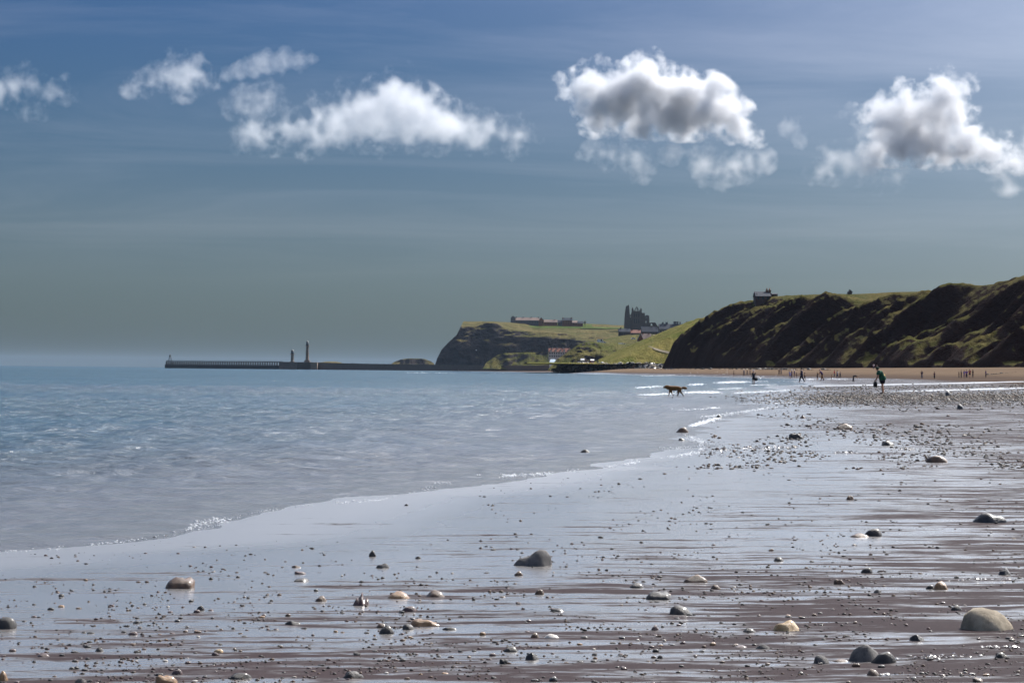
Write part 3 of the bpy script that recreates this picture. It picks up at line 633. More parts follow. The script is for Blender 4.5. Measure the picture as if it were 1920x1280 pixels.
def terrace():
    r = house('terrace', 'terrace of white cottages with red gabled roofs below the headland', 1029, 1067, 670, 659.5, 653.0, 2150, 9, M_RENDER, M_PAN, 'x', [(1036, 651), (1046, 651), (1056, 651)], (9, 2, 1.2, 1.6), 'terrace')
    k = 2150 / F
    for px in (1033, 1042, 1051, 1058, 1065.5):                         # white dormer gables facing the sea
        c = P(px, 659.5, 2150) - r.location; w = 1.3 * k; h = 5.0 * k
        d = prism('dormer', [(c.x - w, c.z - .3), (c.x + w, c.z - .3), (c.x + w, c.z + h * .55), (c.x, c.z + h), (c.x - w, c.z + h * .55)], 4.0, M_RENDER, r, -0.5)
        prism('dormer_roof', [(c.x - w - .2, c.z + h * .5), (c.x, c.z + h + .05), (c.x + w + .2, c.z + h * .5), (c.x + w + .2, c.z + h * .6), (c.x, c.z + h + .3), (c.x - w - .2, c.z + h * .6)], 4.4, M_PAN, d, -0.7)
terrace()
house('end_house', 'pale yellow gabled house at the end of the red-roofed terrace', 1066, 1071, 665, 657, 652.0, 2146, 10, plain('cream render', (0.50, 0.40, 0.22), .85, .1), M_PAN, 'y', (), (1, 2, .9, 1.4), group=TG)
house('pavilion', 'small white pavilion with pale blue roof by the pier root', 1030.5, 1043, 684.5, 679, 673.6, 2000, 8, M_WHITE, plain('pale blue roof', (0.45, 0.55, 0.62), .6, .1), 'x', [], (5, 1, 1.2, 1.4), 'building', hip=1.2)
house('beach_hut', 'pale grey hut standing on the promenade behind the rocks', 1089, 1095.5, 680.5, 675.5, 672.5, 1235, 3, M_RENDER, plain('pale hut roof', (.5, .5, .52), .6, .1), 'x', (), (2, 1, .5, .6), 'hut', over=.12)
house('ice_cream_kiosk', 'low red kiosk with white stripe on the promenade', 1107, 1114, 680.0, 675.8, 674.0, 1232, 2.2, plain('red paint', (.45, .03, .03), .5, .1), M_WHITE, 'x', (), (1, 1, 1.6, .4), 'kiosk', over=.1, wmat=M_WHITE)

def cliff_house():
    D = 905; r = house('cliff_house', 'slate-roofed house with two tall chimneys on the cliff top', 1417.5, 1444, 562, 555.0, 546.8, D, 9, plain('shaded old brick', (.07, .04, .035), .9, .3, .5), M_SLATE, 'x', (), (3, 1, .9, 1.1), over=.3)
    k = D / F
    for px, top in ((1440.3, 539.2), (1445.6, 539.6)):
        c = P(px, 548, D) - r.location; zt = P(px, top, D).z - r.location.z
        ch = boxes('chimney', [(c.x - .42, c.x + .42, 3.9, 5.1, 0, zt - .9), (c.x - .58, c.x + .58, 3.75, 5.25, zt - 1.15, zt - .85)], M_BRICK, r)
        lathe('chimney_pot', [(.26, zt - .85), (.2, zt)], M_BRICK, ch, 10, (c.x, 4.5, 0))
    s = P(1413, 560, D); bars = []
    for i in range(3):
        x = s.x - r.location.x + i * 0.7; bars.append((x - .05, x + .05, 1.0, 1.1, -2, 3.0 - .3 * (2 - i)))
    for z in (.4, 1.5, 2.5): bars.append((s.x - r.location.x - .3, s.x - r.location.x + 1.9, .9, 1.0, z, z + .09))
    boxes('scaffold', bars, M_IRON, r)
    house('outbuilding', 'low dark outbuilding right of the cliff-top house', 1447.5, 1458, 556, 551.8, 550.2, 912, 5, M_DARKWALL, M_SLATE, 'x', (), None, 'shed', over=.1)
cliff_house()
house('roof_turret', 'tiny pointed roof peeping over the grassy cliff edge', 1592.5, 1597.5, 552, 547.2, 545.0, 900, 5, M_DARKWALL, M_SLATE, 'y', [(1594.2, 542.4, .6), (1596, 542.9, .6)], None, 'house')

# ------------------------------------------------------------------ vehicles on the town road
def car(px, py, D, col, label, name='parked_car', cat='car', L=4.2, H=1.5, rz=0.0, cn='white car paint', group='vehicles parked on the town road'):
    b = P(px, py, D); r = empty(name, b, label, cat, group, rz)
    m = plain(cn, col, 0.3, 0.04, 1.0, 0.6)
    h = L / 2; w = 0.85; van = H > 1.8
    side = [(-h, .3), (h, .3), (h, .8), (h * .8, .95), (h * (.55 if not van else .72), H), (-h * (.75 if not van else .98), H), (-h, .95)]
    body = prism('body', side, w * 2, m, r, -w)
    g0 = [(h * .66, 1.0), (h * .48, H - .1), (-h * (.68 if not van else -.1), H - .1), (-h * (.82 if not van else -.1), 1.0)]
    for y in (-w - .02, w - .02): prism('side_window', g0, .04, M_GLASS, r, y)
    for sx in (-.62, .62):
        for sy in (-w - .03, w - .17):
            V = []; n = 12
            for yy in (sy, sy + .2): V += [(sx * h + .32 * math.cos(2 * math.pi * i / n), yy, .32 + .32 * math.sin(2 * math.pi * i / n)) for i in range(n)]
            link_mesh('wheel', mesh_from('wheel', V, [(i, (i + 1) % n, n + (i + 1) % n, n + i) for i in range(n)] + [tuple(range(n))[::-1], tuple(range(n, 2 * n))]), M_IRON, r)
car(1125.5, 642.0, 1585, (.75, .75, .75), 'white van parked alone on the grassy bank top', 'parked_van', 'van', 5.0, 2.3)
car(1131.0, 643.4, 1590, (.45, .45, .48), 'silver car parked beside the lone white van', cn='silver car paint')
car(1165.4, 649.0, 1640, (.8, .8, .8), 'leftmost white van in the row below the villas', 'parked_van', 'van', 5.0, 2.4)
car(1168.8, 649.4, 1638, (.8, .8, .8), 'second white van in the row below the villas', 'parked_van', 'van', 5.0, 2.2)
for i, (px, cc, nm) in enumerate(((1173, (.5, .52, .56), 'pale grey'), (1176.5, (.25, .3, .42), 'blue'), (1180, (.7, .7, .72), 'white'))):
    car(px, 649.6, 1636, cc, nm + ' car in the row right of the two white vans', cn=nm + ' paint')
car(1187.6, 636.2, 1960, (.85, .85, .85), 'white car shining on the road above the villas')
# ------------------------------------------------------------------ rocks, stones, pebbles
def rock_mesh(name, seed, sub=2, flat=0.6, rough=0.16, cut=0, ridge=False, saddle=False):
    bm = bmesh.new(); bmesh.ops.create_icosphere(bm, subdivisions=sub, radius=1.0)
    rng = random.Random(seed); off = Vector((rng.uniform(0, 50), rng.uniform(0, 50), rng.uniform(0, 50)))
    planes = [(Vector((rng.gauss(0, 1), rng.gauss(0, 1), rng.gauss(.2, .8))).normalized(), rng.uniform(.55, .8)) for _ in range(cut)]
    for v in bm.verts:
        n = v.co.normalized(); r = 1 + rough * mnoise.noise(n * 1.3 + off) * 1.6 + rough * .5 * mnoise.noise(n * 3.1 + off) + rough * .2 * mnoise.noise(n * 8 + off)
        p = n * r
        for pl, dd in planes:
            k = p.dot(pl)
            if k > dd: p = p - pl * (k - dd) * 0.92
        if saddle: p.z *= 1 - 0.30 * math.exp(-((p.x + .25) / .38) ** 2) + (0.06 if p.x > .1 else 0) * min(1, (p.x - .1) * 3)
        if ridge: p.z *= 1.0 + .25 * math.cos(p.x * 9); p.x *= 1 - .35 * max(p.z, 0)
        v.co = p
    zs = [v.co.z for v in bm.verts]; zt = max(zs)
    xs = [v.co.x for v in bm.verts]; sx = 2 / (max(xs) - min(xs)); ys = [v.co.y for v in bm.verts]; sy = 2 / (max(ys) - min(ys))
    for v in bm.verts: v.co = Vector((v.co.x * sx, v.co.y * sy, v.co.z / zt))
    me = bpy.data.meshes.new(name); bm.to_mesh(me); bm.free()
    me.polygons.foreach_set('use_smooth', [True] * len(me.polygons)); me.materials.append(None)
    return me
def stone_mat(name, a, b, rough, coat, scale=14.0, bump=0.012):
    t = NT(name); ob = t.obj(); n = t.noise(ob, 2.2, 6, .65); s = t.noise(ob, scale * 2, 4, .7)
    c = t.mix(t.mapr(n, .35, .65), a, b); c = t.mix(t.math('MULTIPLY', t.mapr(s, .5, .7), .5), c, tuple(min(1, x * 1.8 + .02) for x in b))
    t.set(col=c, rough=rough, coat=coat, coatr=.16, spec=.3); t.bump(t.math('ADD', s, n), .6, bump); return t.m
SM = {'dark': stone_mat('wet dark stone', (.010, .008, .008), (.026, .021, .020), .5, .3), 'grey': stone_mat('damp grey stone', (.058, .055, .056), (.115, .107, .104), .75, .0),
      'brown': stone_mat('wet brown stone', (.050, .024, .013), (.12, .062, .030), .48, .4), 'amber': stone_mat('wet amber stone', (.16, .075, .022), (.30, .16, .06), .38, .6),
      'tan': stone_mat('dry gritty tan stone', (.20, .165, .12), (.34, .29, .22), .9, .0, 30, .03), 'plum': stone_mat('wet plum stone', (.042, .019, .019), (.09, .042, .040), .45, .45),
      'gold': stone_mat('wet golden stone', (.26, .15, .05), (.48, .32, .15), .45, .5), 'pale': stone_mat('pale wet stone', (.35, .31, .27), (.55, .5, .45), .4, .5), 'black': stone_mat('black rough stone', (.012, .012, .016), (.03, .03, .036), .5, .5, 20, .03)}
GM = {k: plain('grit ' + k, c, .6, .3, 20.0, .25) for k, c in (('dark', (.016, .013, .013)), ('brown', (.06, .032, .018)), ('plum', (.045, .022, .022)), ('grey', (.075, .07, .068)), ('pale', (.34, .3, .26)), ('tan', (.2, .16, .115)))}
SHAPES = {'round': [rock_mesh('stone', 10 + i, 3, .7, .10) for i in range(4)], 'lump': [rock_mesh('stone', 30 + i, 3, .7, .24) for i in range(4)],
          'cut': [rock_mesh('stone', 50 + i, 3, .7, .14, 7) for i in range(4)], 'saddle': [rock_mesh('stone', 71, 3, .7, .10, saddle=True)], 'ridge': [rock_mesh('stone', 81, 3, .7, .14, 4, ridge=True)]}
_cnt = [0]
def stone(px, py, w, h, label, mat='dark', shape='round', group=None, cat='stone', name='stone', dk=0.8, sink=0.45):
    """a stone whose foot shows at (px,py) and which is w by h photo pixels"""
    _cnt[0] += 1; rng = random.Random(_cnt[0] * 7 + 1)
    p = on_ground(px, py); k = p.y / F; W = w * k / 2 * 1.1; Dp = W * dk * rng.uniform(.85, 1.1); H = max(h * k - Dp * 0.8 * CZ / p.y, 0.35 * h * k)
    c = on_ground(px, py); c = Vector((p.x * (p.y + Dp) / p.y, p.y + Dp * .8, 0)); c.z = max(float(gz(c.x, c.y)), 0.0 if name == 'stone' else -1)
    me = SHAPES[shape][_cnt[0] % len(SHAPES[shape])]
    o = bpy.data.objects.new(name, me); C.objects.link(o)
    o.scale = (W, Dp, H / (1 - sink) * 1.0); o.location = (c.x, c.y, c.z + H - o.scale.z)
    o.rotation_euler = (rng.uniform(-.06, .06), rng.uniform(-.08, .08), rng.uniform(-.15, .15) + (math.pi if rng.random() < .5 and shape not in ('saddle', 'ridge') else 0))
    o.material_slots[0].link = 'OBJECT'; o.material_slots[0].material = SM[mat]
    return prop(o, label, cat, group)
SG = 'stones lying on the wet beach'
for a in [
    (340, 1103, 58, 23, 'brown round-topped stone alone on mirror-wet sand at left', 'brown', 'lump'),
    (10, 1179, 48, 24, 'smooth dark stone cut by the left edge of the picture', 'dark', 'round'),
    (602, 1127, 23, 11, 'small brown stone left of the ridged pointed stone', 'brown', 'round'),
    (4, 1276, 22, 19, 'amber pebble in the bottom left corner', 'amber', 'round'),
    (310, 1281, 46, 18, 'mottled rough brown stone at the bottom edge', 'amber', 'lump'),
    (333, 1264, 22, 10, 'rounded plum stone just behind the mottled rough stone', 'plum', 'round'),
    (449, 1273, 38, 13, 'flattish dark stone near the bottom edge', 'dark', 'cut'),
    (550, 1171, 29, 9, 'low dark stone with pebbles beside it', 'dark', 'cut'),
    (376, 1144, 17, 10, 'little round dark stone below the brown round-topped stone', 'dark', 'round'),
    (250, 1190, 19, 7, 'small plum stone among scattered left-hand pebbles', 'plum', 'round'),
    (82, 1231, 24, 8, 'flat plum pebble low on the left sand', 'plum', 'round'),
    (152, 1279, 24, 9, 'pale-topped pebble on the bottom edge', 'grey', 'round'),
    (187, 1221, 17, 9, 'round dark pebble beside the flat plum pebble', 'dark', 'round'),
    (410, 1223, 20, 7, 'flat yellow pebble in the lower left pebble field', 'gold', 'round'),
    (567, 1090, 30, 7, 'flat dark stone nearest the ridged pointed stone', 'dark', 'cut'),
    (556, 1064, 18, 5, 'brown flat pebble on the smooth mirror sand', 'brown', 'cut'),
    (562, 1076, 24, 6, 'knobbly plum pebble on the smooth mirror sand', 'plum', 'lump'),
    (1000, 1061, 76, 32, 'big grey saddle-shaped stone on the wet sand', 'grey', 'saddle'),
    (676, 1135, 42, 26, 'pointed stone with ridged top and its reflection', 'plum', 'ridge'),
    (748, 1122, 44, 15, 'smooth amber oval stone right of the ridged stone', 'amber', 'round'),
    (817, 1119, 38, 14, 'brown humped stone beside the amber oval stone', 'brown', 'round'),
    (767, 1146, 28, 11, 'dark plum stone below the amber oval stone', 'plum', 'round'),
    (797, 1174, 52, 14, 'flat orange stone with a peaked top', 'amber', 'lump'),
    (725, 1188, 30, 17, 'black domed stone left of the flat orange stone', 'dark', 'round'),
    (716, 1177, 22, 10, 'brown stone right behind the black domed stone', 'brown', 'round'),
    (765, 1180, 24, 11, 'dark rounded stone touching the flat orange stone', 'dark', 'round'),
    (699, 1043, 15, 12, 'round dark cobble standing on the mirror sand', 'dark', 'round'),
    (718, 1065, 27, 10, 'speckled grey stone below the round dark cobble', 'grey', 'lump'),
    (784, 1047, 13, 5, 'dark pebble alone on the mirror sand', 'dark', 'round'),
    (1012, 1114, 18, 10, 'little shiny brown stone below the saddle-shaped stone', 'brown', 'round'),
    (973, 1079, 18, 9, 'brown pebble left of and below the saddle-shaped stone', 'brown', 'round'),
    (1194, 1102, 30, 11, 'dark oval stone left of the dark mound stone', 'dark', 'round'),
    (1235, 1124, 50, 17, 'dark mound-shaped stone with a lower shoulder', 'dark', 'lump'),
    (1274, 1152, 42, 18, 'smooth charcoal stone below the dark mound stone', 'dark', 'round'),
    (958, 1222, 29, 12, 'black oval stone left of the angular stone', 'dark', 'round'),
    (998, 1237, 25, 15, 'small angular dark stone with a sharp top', 'dark', 'cut'),
    (944, 1244, 19, 11, 'dark knobbly pebble below the black oval stone', 'dark', 'lump'),
    (662, 1271, 40, 15, 'long dark stone on the bottom edge with lit top', 'dark', 'lump'),
    (1034, 1196, 30, 9, 'flat stone with a white gleam on top', 'pale', 'round'),  # its white glint is put into the pale stone colour
    (1003, 1195, 18, 10, 'round brown pebble beside the gleaming flat stone', 'brown', 'round'),
    (843, 1181, 30, 7, 'long low dark stone right of the flat orange stone', 'dark', 'cut'),
    (1045, 1146, 27, 7, 'low black stone between saddle stone and gleaming stone', 'dark', 'cut'),
    (1228, 1181, 15, 10, 'small red-brown ball-shaped pebble', 'plum', 'round'),
    (1302, 1092, 44, 16, 'brown wedge-shaped stone with reflection', 'brown', 'cut'),
    (1342, 1104, 20, 9, 'small brown stone right of the brown wedge stone', 'brown', 'round'),
    (1637, 1005, 35, 15, 'dark domed stone with a flat brown stone against it', 'dark', 'round'),
    (1610, 1007, 38, 8, 'flat brown stone leaning on the dark domed stone', 'brown', 'round'),
    (1854, 980, 68, 21, 'black craggy rock near the right edge', 'black', 'lump'),
    (1460, 1052, 21, 9, 'small dark peaked stone in the right middle sand', 'dark', 'round'),
    (1625, 1074, 23, 11, 'dark half-dome stone in the right middle sand', 'dark', 'round'),
    (1573, 1095, 20, 10, 'knobbly brown pebble left of the split brown stone', 'brown', 'lump'),
    (1884, 1078, 24, 14, 'knobbly dark stone at the right edge', 'black', 'lump'),
    (1763, 1105, 29, 16, 'split brown stone with a bright broken face', 'amber', 'cut'),
    (1743, 1104, 16, 8, 'dark pebble touching the split brown stone', 'dark', 'round'),
    (1645, 1111, 16, 7, 'grey pebble with a light rim', 'grey', 'round'),
    (1474, 1183, 55, 22, 'golden tan stone with sunlit crest', 'gold', 'lump'),
    (1405, 1185, 26, 9, 'flat dark stone left of the golden tan stone', 'dark', 'round'),
    (1849, 1182, 100, 44, 'largest gritty tan boulder at the right', 'tan', 'round'),
    (1793, 1144, 23, 11, 'dark pebble behind the gritty tan boulder', 'dark', 'round'),
    (1622, 1240, 66, 34, 'large smooth grey boulder of the leaning pair', 'grey', 'round'),
    (1657, 1243, 50, 24, 'darker stone leaning against the large grey boulder', 'dark', 'round'),
    (1540, 1244, 30, 17, 'grey egg-shaped stone left of the leaning pair', 'grey', 'round'),
    (1576, 1240, 32, 6, 'flat buried stone between egg stone and grey boulder', 'brown', 'round'),
    (1720, 1201, 27, 13, 'dark block-shaped stone with a flat step', 'dark', 'cut'),
    (1637, 1266, 26, 13, 'oval grey-brown stone below the leaning pair', 'brown', 'round'),
    (1876, 1233, 28, 12, 'dark pointed pebble at the lower right', 'dark', 'lump'),
    (1430, 1216, 29, 10, 'banded slate-grey pebble below the golden stone', 'grey', 'round'),
    (1388, 1214, 26, 6, 'flat reddish pebble left of the banded pebble', 'plum', 'round'),
    (1755, 867, 45, 14, 'flat-topped brown slab in the middle distance', 'brown', 'cut'),
    (1663, 835, 27, 10, 'dark rock left of the flat-topped slab', 'dark', 'lump'),
    (1492, 823, 27, 11, 'dark rock halfway to the shingle bank', 'dark', 'lump'),
    (1581, 805, 32, 12, 'peaked brown rock below the shingle bank', 'brown', 'cut'),
    (1800, 767, 13, 10, 'dark upright rock at the foot of the shingle bank', 'black', 'cut'),
    (1778, 742, 15, 10, 'dark rock on the shingle bank right of the hiker', 'black', 'lump'),
    (1592, 937, 15, 9, 'small brown cobble alone in the right middle sand', 'brown', 'cut'),
    (1097, 848, 19, 6, 'low dark rock awash in the shallows', 'dark', 'round'),
    (1279, 811, 25, 11, 'brown rock standing in the shallows at the water edge', 'brown', 'round'),
    (1278, 826, 13, 5, 'small dark rock just in front of the brown shallows rock', 'dark', 'round'),
    (1348, 783, 12, 6, 'dark rock in the foam where the shore bends', 'dark', 'round'),
    (1505, 784, 12, 5, 'brown stone on the pebbly flat', 'brown', 'round'),
    (762, 948, 9, 4, 'tiny lone dark pebble just below the waterline', 'dark', 'round')]:
    stone(*a, group=SG)

# pebbles big enough to pick out, one object each
rng = random.Random(11)
PEB = [rock_mesh('pebble', 100 + i, 2, .7, .2 if i % 2 else .12, 3 if i % 3 == 0 else 0) for i in range(9)]
PCOL = [('dark', .46), ('brown', .2), ('plum', .16), ('grey', .08), ('amber', .05), ('pale', .03), ('black', .02)]
def pick():
    x = rng.random()
    for c, p in PCOL:
        x -= p
        if x < 0: return c
    return 'dark'
PLAB = {'dark': 'small dark wet pebble scattered on the foreground sand', 'brown': 'small brown wet pebble scattered on the foreground sand', 'plum': 'small reddish wet pebble scattered on the foreground sand', 'grey': 'small grey pebble scattered on the foreground sand',
        'amber': 'small amber pebble scattered on the foreground sand', 'pale': 'small pale gleaming pebble scattered on the foreground sand', 'black': 'small black wet pebble scattered on the foreground sand'}
clusters = [(rng.uniform(0, 1920), 1130 + 150 * rng.random() ** .8, rng.uniform(30, 130)) for _ in range(34)]
def water_edge(px): return np.interp(px, [0, 480, 860, 1310, 1345, 1480, 1920], [1040, 965, 905, 852, 792, 764, 758])
spots = []
while len(spots) < 300:
    if rng.random() < .6:
        cx_, cy_, s_ = rng.choice(clusters); px, py = rng.gauss(cx_, s_), rng.gauss(cy_, s_ * .13)
    else: px, py = rng.uniform(-20, 1940), 1000 + 285 * rng.random() ** .6
    if py < 1008 or py > 1290 or py < water_edge(px) + 14 or px < -30 or px > 1950: continue
    spots.append((px, py, rng.uniform(6.5, 11) + 9 * rng.random() ** 5 * (py - 900) / 380))
spots.sort(key=lambda s: -s[2])
for px, py, w in spots:
    c = pick(); p = on_ground(px, py); k = p.y / F
    o = bpy.data.objects.new('pebble', PEB[rng.randrange(9)]); C.objects.link(o)
    W = w * k / 2; H = W * rng.uniform(.35, .8); o.scale = (W, W * rng.uniform(.6, 1.0), H); o.location = (p.x, p.y, p.z + H * rng.uniform(.0, .35)); o.rotation_euler = (0, 0, rng.uniform(-.5, .5) + rng.choice((0, math.pi)))
    o.material_slots[0].link = 'OBJECT'; o.material_slots[0].material = SM[c]
    prop(o, PLAB[c], 'pebble', 'pebbles scattered over the foreground sand')

# the uncounted rest: grit and shingle, one object for each tone
def scatter(name, label, pts, mats, sub=1, seed=5):
    rg = np.random.RandomState(seed); bases = []
    for i in range(6):
        m = rock_mesh('grit', 200 + i, sub, .7, .25, 4)
        bases.append((np.array([v.co[:] for v in m.vertices]), np.array([p.vertices[:] for p in m.polygons]))); bpy.data.meshes.remove(m)
    V, Fc, idx, n = [], [], [], 0
    for (x, y, z, w) in pts:
        bv, bf = bases[rg.randint(6)]; a = rg.uniform(0, 6.28); h = w * rg.uniform(.35, .8)
        q = bv * np.array([w, w * rg.uniform(.6, 1.1), h]); q = np.stack([q[:, 0] * np.cos(a) - q[:, 1] * np.sin(a), q[:, 0] * np.sin(a) + q[:, 1] * np.cos(a), q[:, 2]], -1)
        V.append(q + np.array([x, y, z + h * .25])); Fc.append(bf + n); n += len(bv); idx.append(np.full(len(bf), rg.choice(len(mats), p=[m[1] for m in mats])))
    V = np.concatenate(V); Fc = np.concatenate(Fc); me = mesh_from(name, V, Fc)
    for m in mats: me.materials.append(GM[m[0]])
    me.polygons.foreach_set('material_index', np.concatenate(idx).astype(np.int32)); me.polygons.foreach_set('use_smooth', np.ones(len(Fc), bool))
    return prop(link_mesh(name, me), label, kind='stuff')
def ground_many(px, py):
    """vectorised on_ground"""
    M = np.array(CAM_M); d = M @ np.stack([(px - 960) / F, -(py - 640) / F, -np.ones_like(px)])
    z = np.zeros_like(px)
    for _ in range(12):
        k = (np.minimum(z, CZ - .05) - CZ) / d[2]; k = np.minimum(k, 470 / d[1]); x, y = d[0] * k, d[1] * k; z = .5 * z + .5 * np.maximum(gz(x, y), 0)
    return x, y, gz(x, y)
rs = np.random.RandomState(3)
def grit(n, ylo, yhi, pw, w0, w1, xlo=-60, xhi=1980, edge=6, lump=0.0, sub=1, name='pebbles', label='', seed=1, mats=(('dark', .54), ('brown', .24), ('plum', .15), ('grey', .05), ('pale', .02))):
    px = rs.uniform(xlo, xhi, n); py = ylo + (yhi - ylo) * rs.rand(n) ** pw
    ok = py > np.interp(px, [0, 480, 860, 1310, 1345, 1480, 1920], [1040, 965, 905, 852, 792, 764, 700]) + edge
    if lump: ok &= (fbm(px * .006, py * .03, 3) + .25 > lump * rs.rand(n))
    px, py = px[ok], py[ok]; x, y, z = ground_many(px, py); w = (w0 + (w1 - w0) * rs.rand(len(px)) ** 2.4) * y / F / 2
    return scatter(name, label, np.stack([x, y, z, w], -1), mats, sub, seed)
grit(11000, 1000, 1290, .55, 1.8, 9, lump=.7, label='fine wet grit and tiny pebbles over the foreground sand')
grit(1900, 860, 1120, .8, 1.8, 8, xlo=900, lump=.4, edge=10, label='sparse pebbles over the middle sand')
grit(4600, 757, 880, .75, 2.0, 9, xlo=1290, edge=2, lump=.5, label='pebbly flat between water and shingle bank', seed=2)
def shingle():
    px = rs.uniform(1376, 1990, 13000); py = rs.normal(747, 7.0, 13000) - (px - 1650) * .008
    ok = (py > 731) & (py < 768) & (rs.rand(13000) < np.clip((px - 1376) / 180, .12, 1)); px, py = px[ok], py[ok]
    px2 = rs.uniform(1500, 1990, 1300); py2 = rs.normal(727, 2.2, 1300) - (px2 - 1650) * .012; px = np.concatenate([px, px2]); py = np.concatenate([py, py2])
    px3 = rs.uniform(1850, 1990, 260); py3 = rs.normal(707, .8, 260); px = np.concatenate([px, px3]); py = np.concatenate([py, py3])
    px4 = rs.uniform(1200, 1400, 90); py4 = rs.normal(744, 1.2, 90); px = np.concatenate([px, px4]); py = np.concatenate([py, py4])
    x, y, z = ground_many(px, py); w = (1.3 + 4.2 * rs.rand(len(px)) ** 3) * y / F / 2
    scatter('shingle', 'bank of wet shingle crossing the beach behind the pebbly flat', np.stack([x, y, np.maximum(z, 0), w], -1), (('dark', .45), ('brown', .30), ('grey', .13), ('tan', .08), ('pale', .04)), 1, 3)
shingle()
# flotsam along the foot of the cliff
def flotsam():
    px = np.concatenate([rs.uniform(1240, 1560, 120), rs.uniform(1410, 1480, 120)]); py = np.interp(px, [1240, 1560], [692.5, 692]) + rs.normal(0, 1.2, 240)
    pts = []
    for a, b in zip(px, py):
        D = np.interp(a, [1240, 1400, 1560], [900, 760, 640]) ; p = P(a, b, D); pts.append((p.x, p.y, float(gz(p.x, p.y)) + .05, rs.uniform(.1, .4) * (1 if rs.rand() < .85 else 1.8)))
    scatter('debris', 'boulders and driftwood strewn along the cliff foot', pts, (('dark', .55), ('grey', .25), ('tan', .15), ('pale', .05)), 1, 8)
flotsam()
def weed(name, label, pts, seed):
    """a ragged drift of seaweed: many small crumpled fronds"""
    rg = random.Random(seed); V, Fc = [], []
    for px, py, sx, n in pts:
        for _ in range(n):
            a, b = rg.gauss(px, sx), rg.gauss(py, sx * .045); p = on_ground(a, b); k = p.y / F; L_ = rg.uniform(3, 9) * k; th = rg.uniform(0, 6.28); w = L_ * .22; q = p.copy(); base = len(V)
            for i in range(4):
                th += rg.uniform(-.9, .9); zz = p.z + .002 + rg.uniform(0, .5) * L_ * .5
                V.append((q.x - math.sin(th) * w, q.y + math.cos(th) * w, zz)); V.append((q.x + math.sin(th) * w, q.y - math.cos(th) * w, zz + rg.uniform(0, w)))
                q = q + Vector((math.cos(th), math.sin(th), 0)) * L_ * .4
            Fc += [(base + 2 * i, base + 2 * i + 1, base + 2 * i + 3, base + 2 * i + 2) for i in range(3)]
    prop(link_mesh(name, mesh_from(name, V, Fc), NT('wet seaweed').set(col=(.035, .018, .012), rough=.25, coat=.6).m), label, kind='stuff')
weed('seaweed', 'ragged line of wet brown seaweed right of the leaning pair', [(1730, 1234, 25, 60), (1780, 1230, 25, 35), (1660, 1264, 18, 25), (1880, 1213, 22, 40), (1830, 1087, 45, 40)], 1)
weed('seaweed', 'dark seaweed drifts along the edge of the pebbly flat', [(1430, 841, 28, 60), (1470, 839, 18, 35), (1590, 849, 18, 40), (1705, 843, 12, 25), (1350, 845, 12, 20)], 2)
# rock armour: a bank of boulders in front of the promenade
def armour():
    o = P(1135, 690, 1105); r = empty('rock_armour', Vector((o.x, o.y, 2)), 'bank of big dark boulders below the promenade', 'rock armour')
    bm_ = [rock_mesh('boulder', 300 + i, 1, .7, .25, 6) for i in range(6)]; rg = random.Random(9)
    for m in bm_:
        m.materials[0] = None; m.polygons.foreach_set('use_smooth', [False] * len(m.polygons))
    for i in range(250):
        u = i / 249 * 205; px = 1037 + u + rg.uniform(-2, 2); row = rg.random()
        py = 695.5 - row * np.interp(px, [1037, 1050, 1062, 1080, 1235], [2, 7, 12, 14, 13.5]) - .5; D = np.interp(px, [1037, 1240], [1135, 1085]) + row * 9
        p = P(px, py, D); s = rg.uniform(.55, 1.25)
        b = bpy.data.objects.new('boulder', bm_[rg.randrange(6)]); C.objects.link(b); b.parent = r
        b.location = p - r.location; b.scale = (s * 1.25, s, s * .9); b.rotation_euler = (rg.uniform(-.5, .5), rg.uniform(-.5, .5), rg.uniform(0, 6))
        b.material_slots[0].link = 'OBJECT'; b.material_slots[0].material = SM[rg.choice(('dark', 'grey', 'grey', 'tan', 'tan', 'pale'))]
    a, e = P(1050, 681.8, 1150), P(1262, 682.6, 1096)
    V = []
    for p in (a, e): V += [(p.x, p.y, 0), (p.x, p.y, p.z), (p.x + 1, p.y + 26, p.z), (p.x + 1, p.y + 26, 0)]
    prop(link_mesh('sea_wall', mesh_from('sea_wall', V, [(0, 1, 5, 4), (1, 2, 6, 5), (2, 3, 7, 6), (0, 3, 2, 1), (4, 5, 6, 7)]), M_GREYWALL), 'straight grey promenade wall along the top of the boulders', 'wall')
armour()
# ------------------------------------------------------------------ people, animals, foam
WORK = bpy.data.scenes.new('work')                                     # a scratch scene for growing skins, removed at the end
def skin_mesh(name, verts, edges, sub=1):
    """one continuous skin grown round a skeleton of (x,y,z,radius)"""
    me = bpy.data.meshes.new(name); me.from_pydata([v[:3] for v in verts], edges, [])
    o = bpy.data.objects.new(name, me); WORK.collection.objects.link(o)
    m = o.modifiers.new('skin', 'SKIN'); m.use_smooth_shade = True; m.branch_smoothing = .6
    if not me.skin_vertices:
        bm = bmesh.new(); bm.from_mesh(me); bm.verts.layers.skin.verify(); bm.to_mesh(me); bm.free()
    for i, v in enumerate(verts):
        r = v[3]; me.skin_vertices[0].data[i].radius = (r, r) if not isinstance(r, tuple) else r
    me.skin_vertices[0].data[0].use_root = True
    s = o.modifiers.new('sub', 'SUBSURF'); s.levels = sub; s.render_levels = sub
    vl = WORK.view_layers[0]; vl.update(); dg = vl.depsgraph; out = bpy.data.meshes.new_from_object(o.evaluated_get(dg))
    bpy.data.objects.remove(o); bpy.data.meshes.remove(me); out.name = name
    if len(out.polygons): out.polygons.foreach_set('use_smooth', [True] * len(out.polygons))
    return out
def join_meshes(name, ms):
    bm = bmesh.new()
    for m in ms: bm.from_mesh(m)
    out = bpy.data.meshes.new(name); bm.to_mesh(out); bm.free()
    out.polygons.foreach_set('use_smooth', [True] * len(out.polygons)); return out
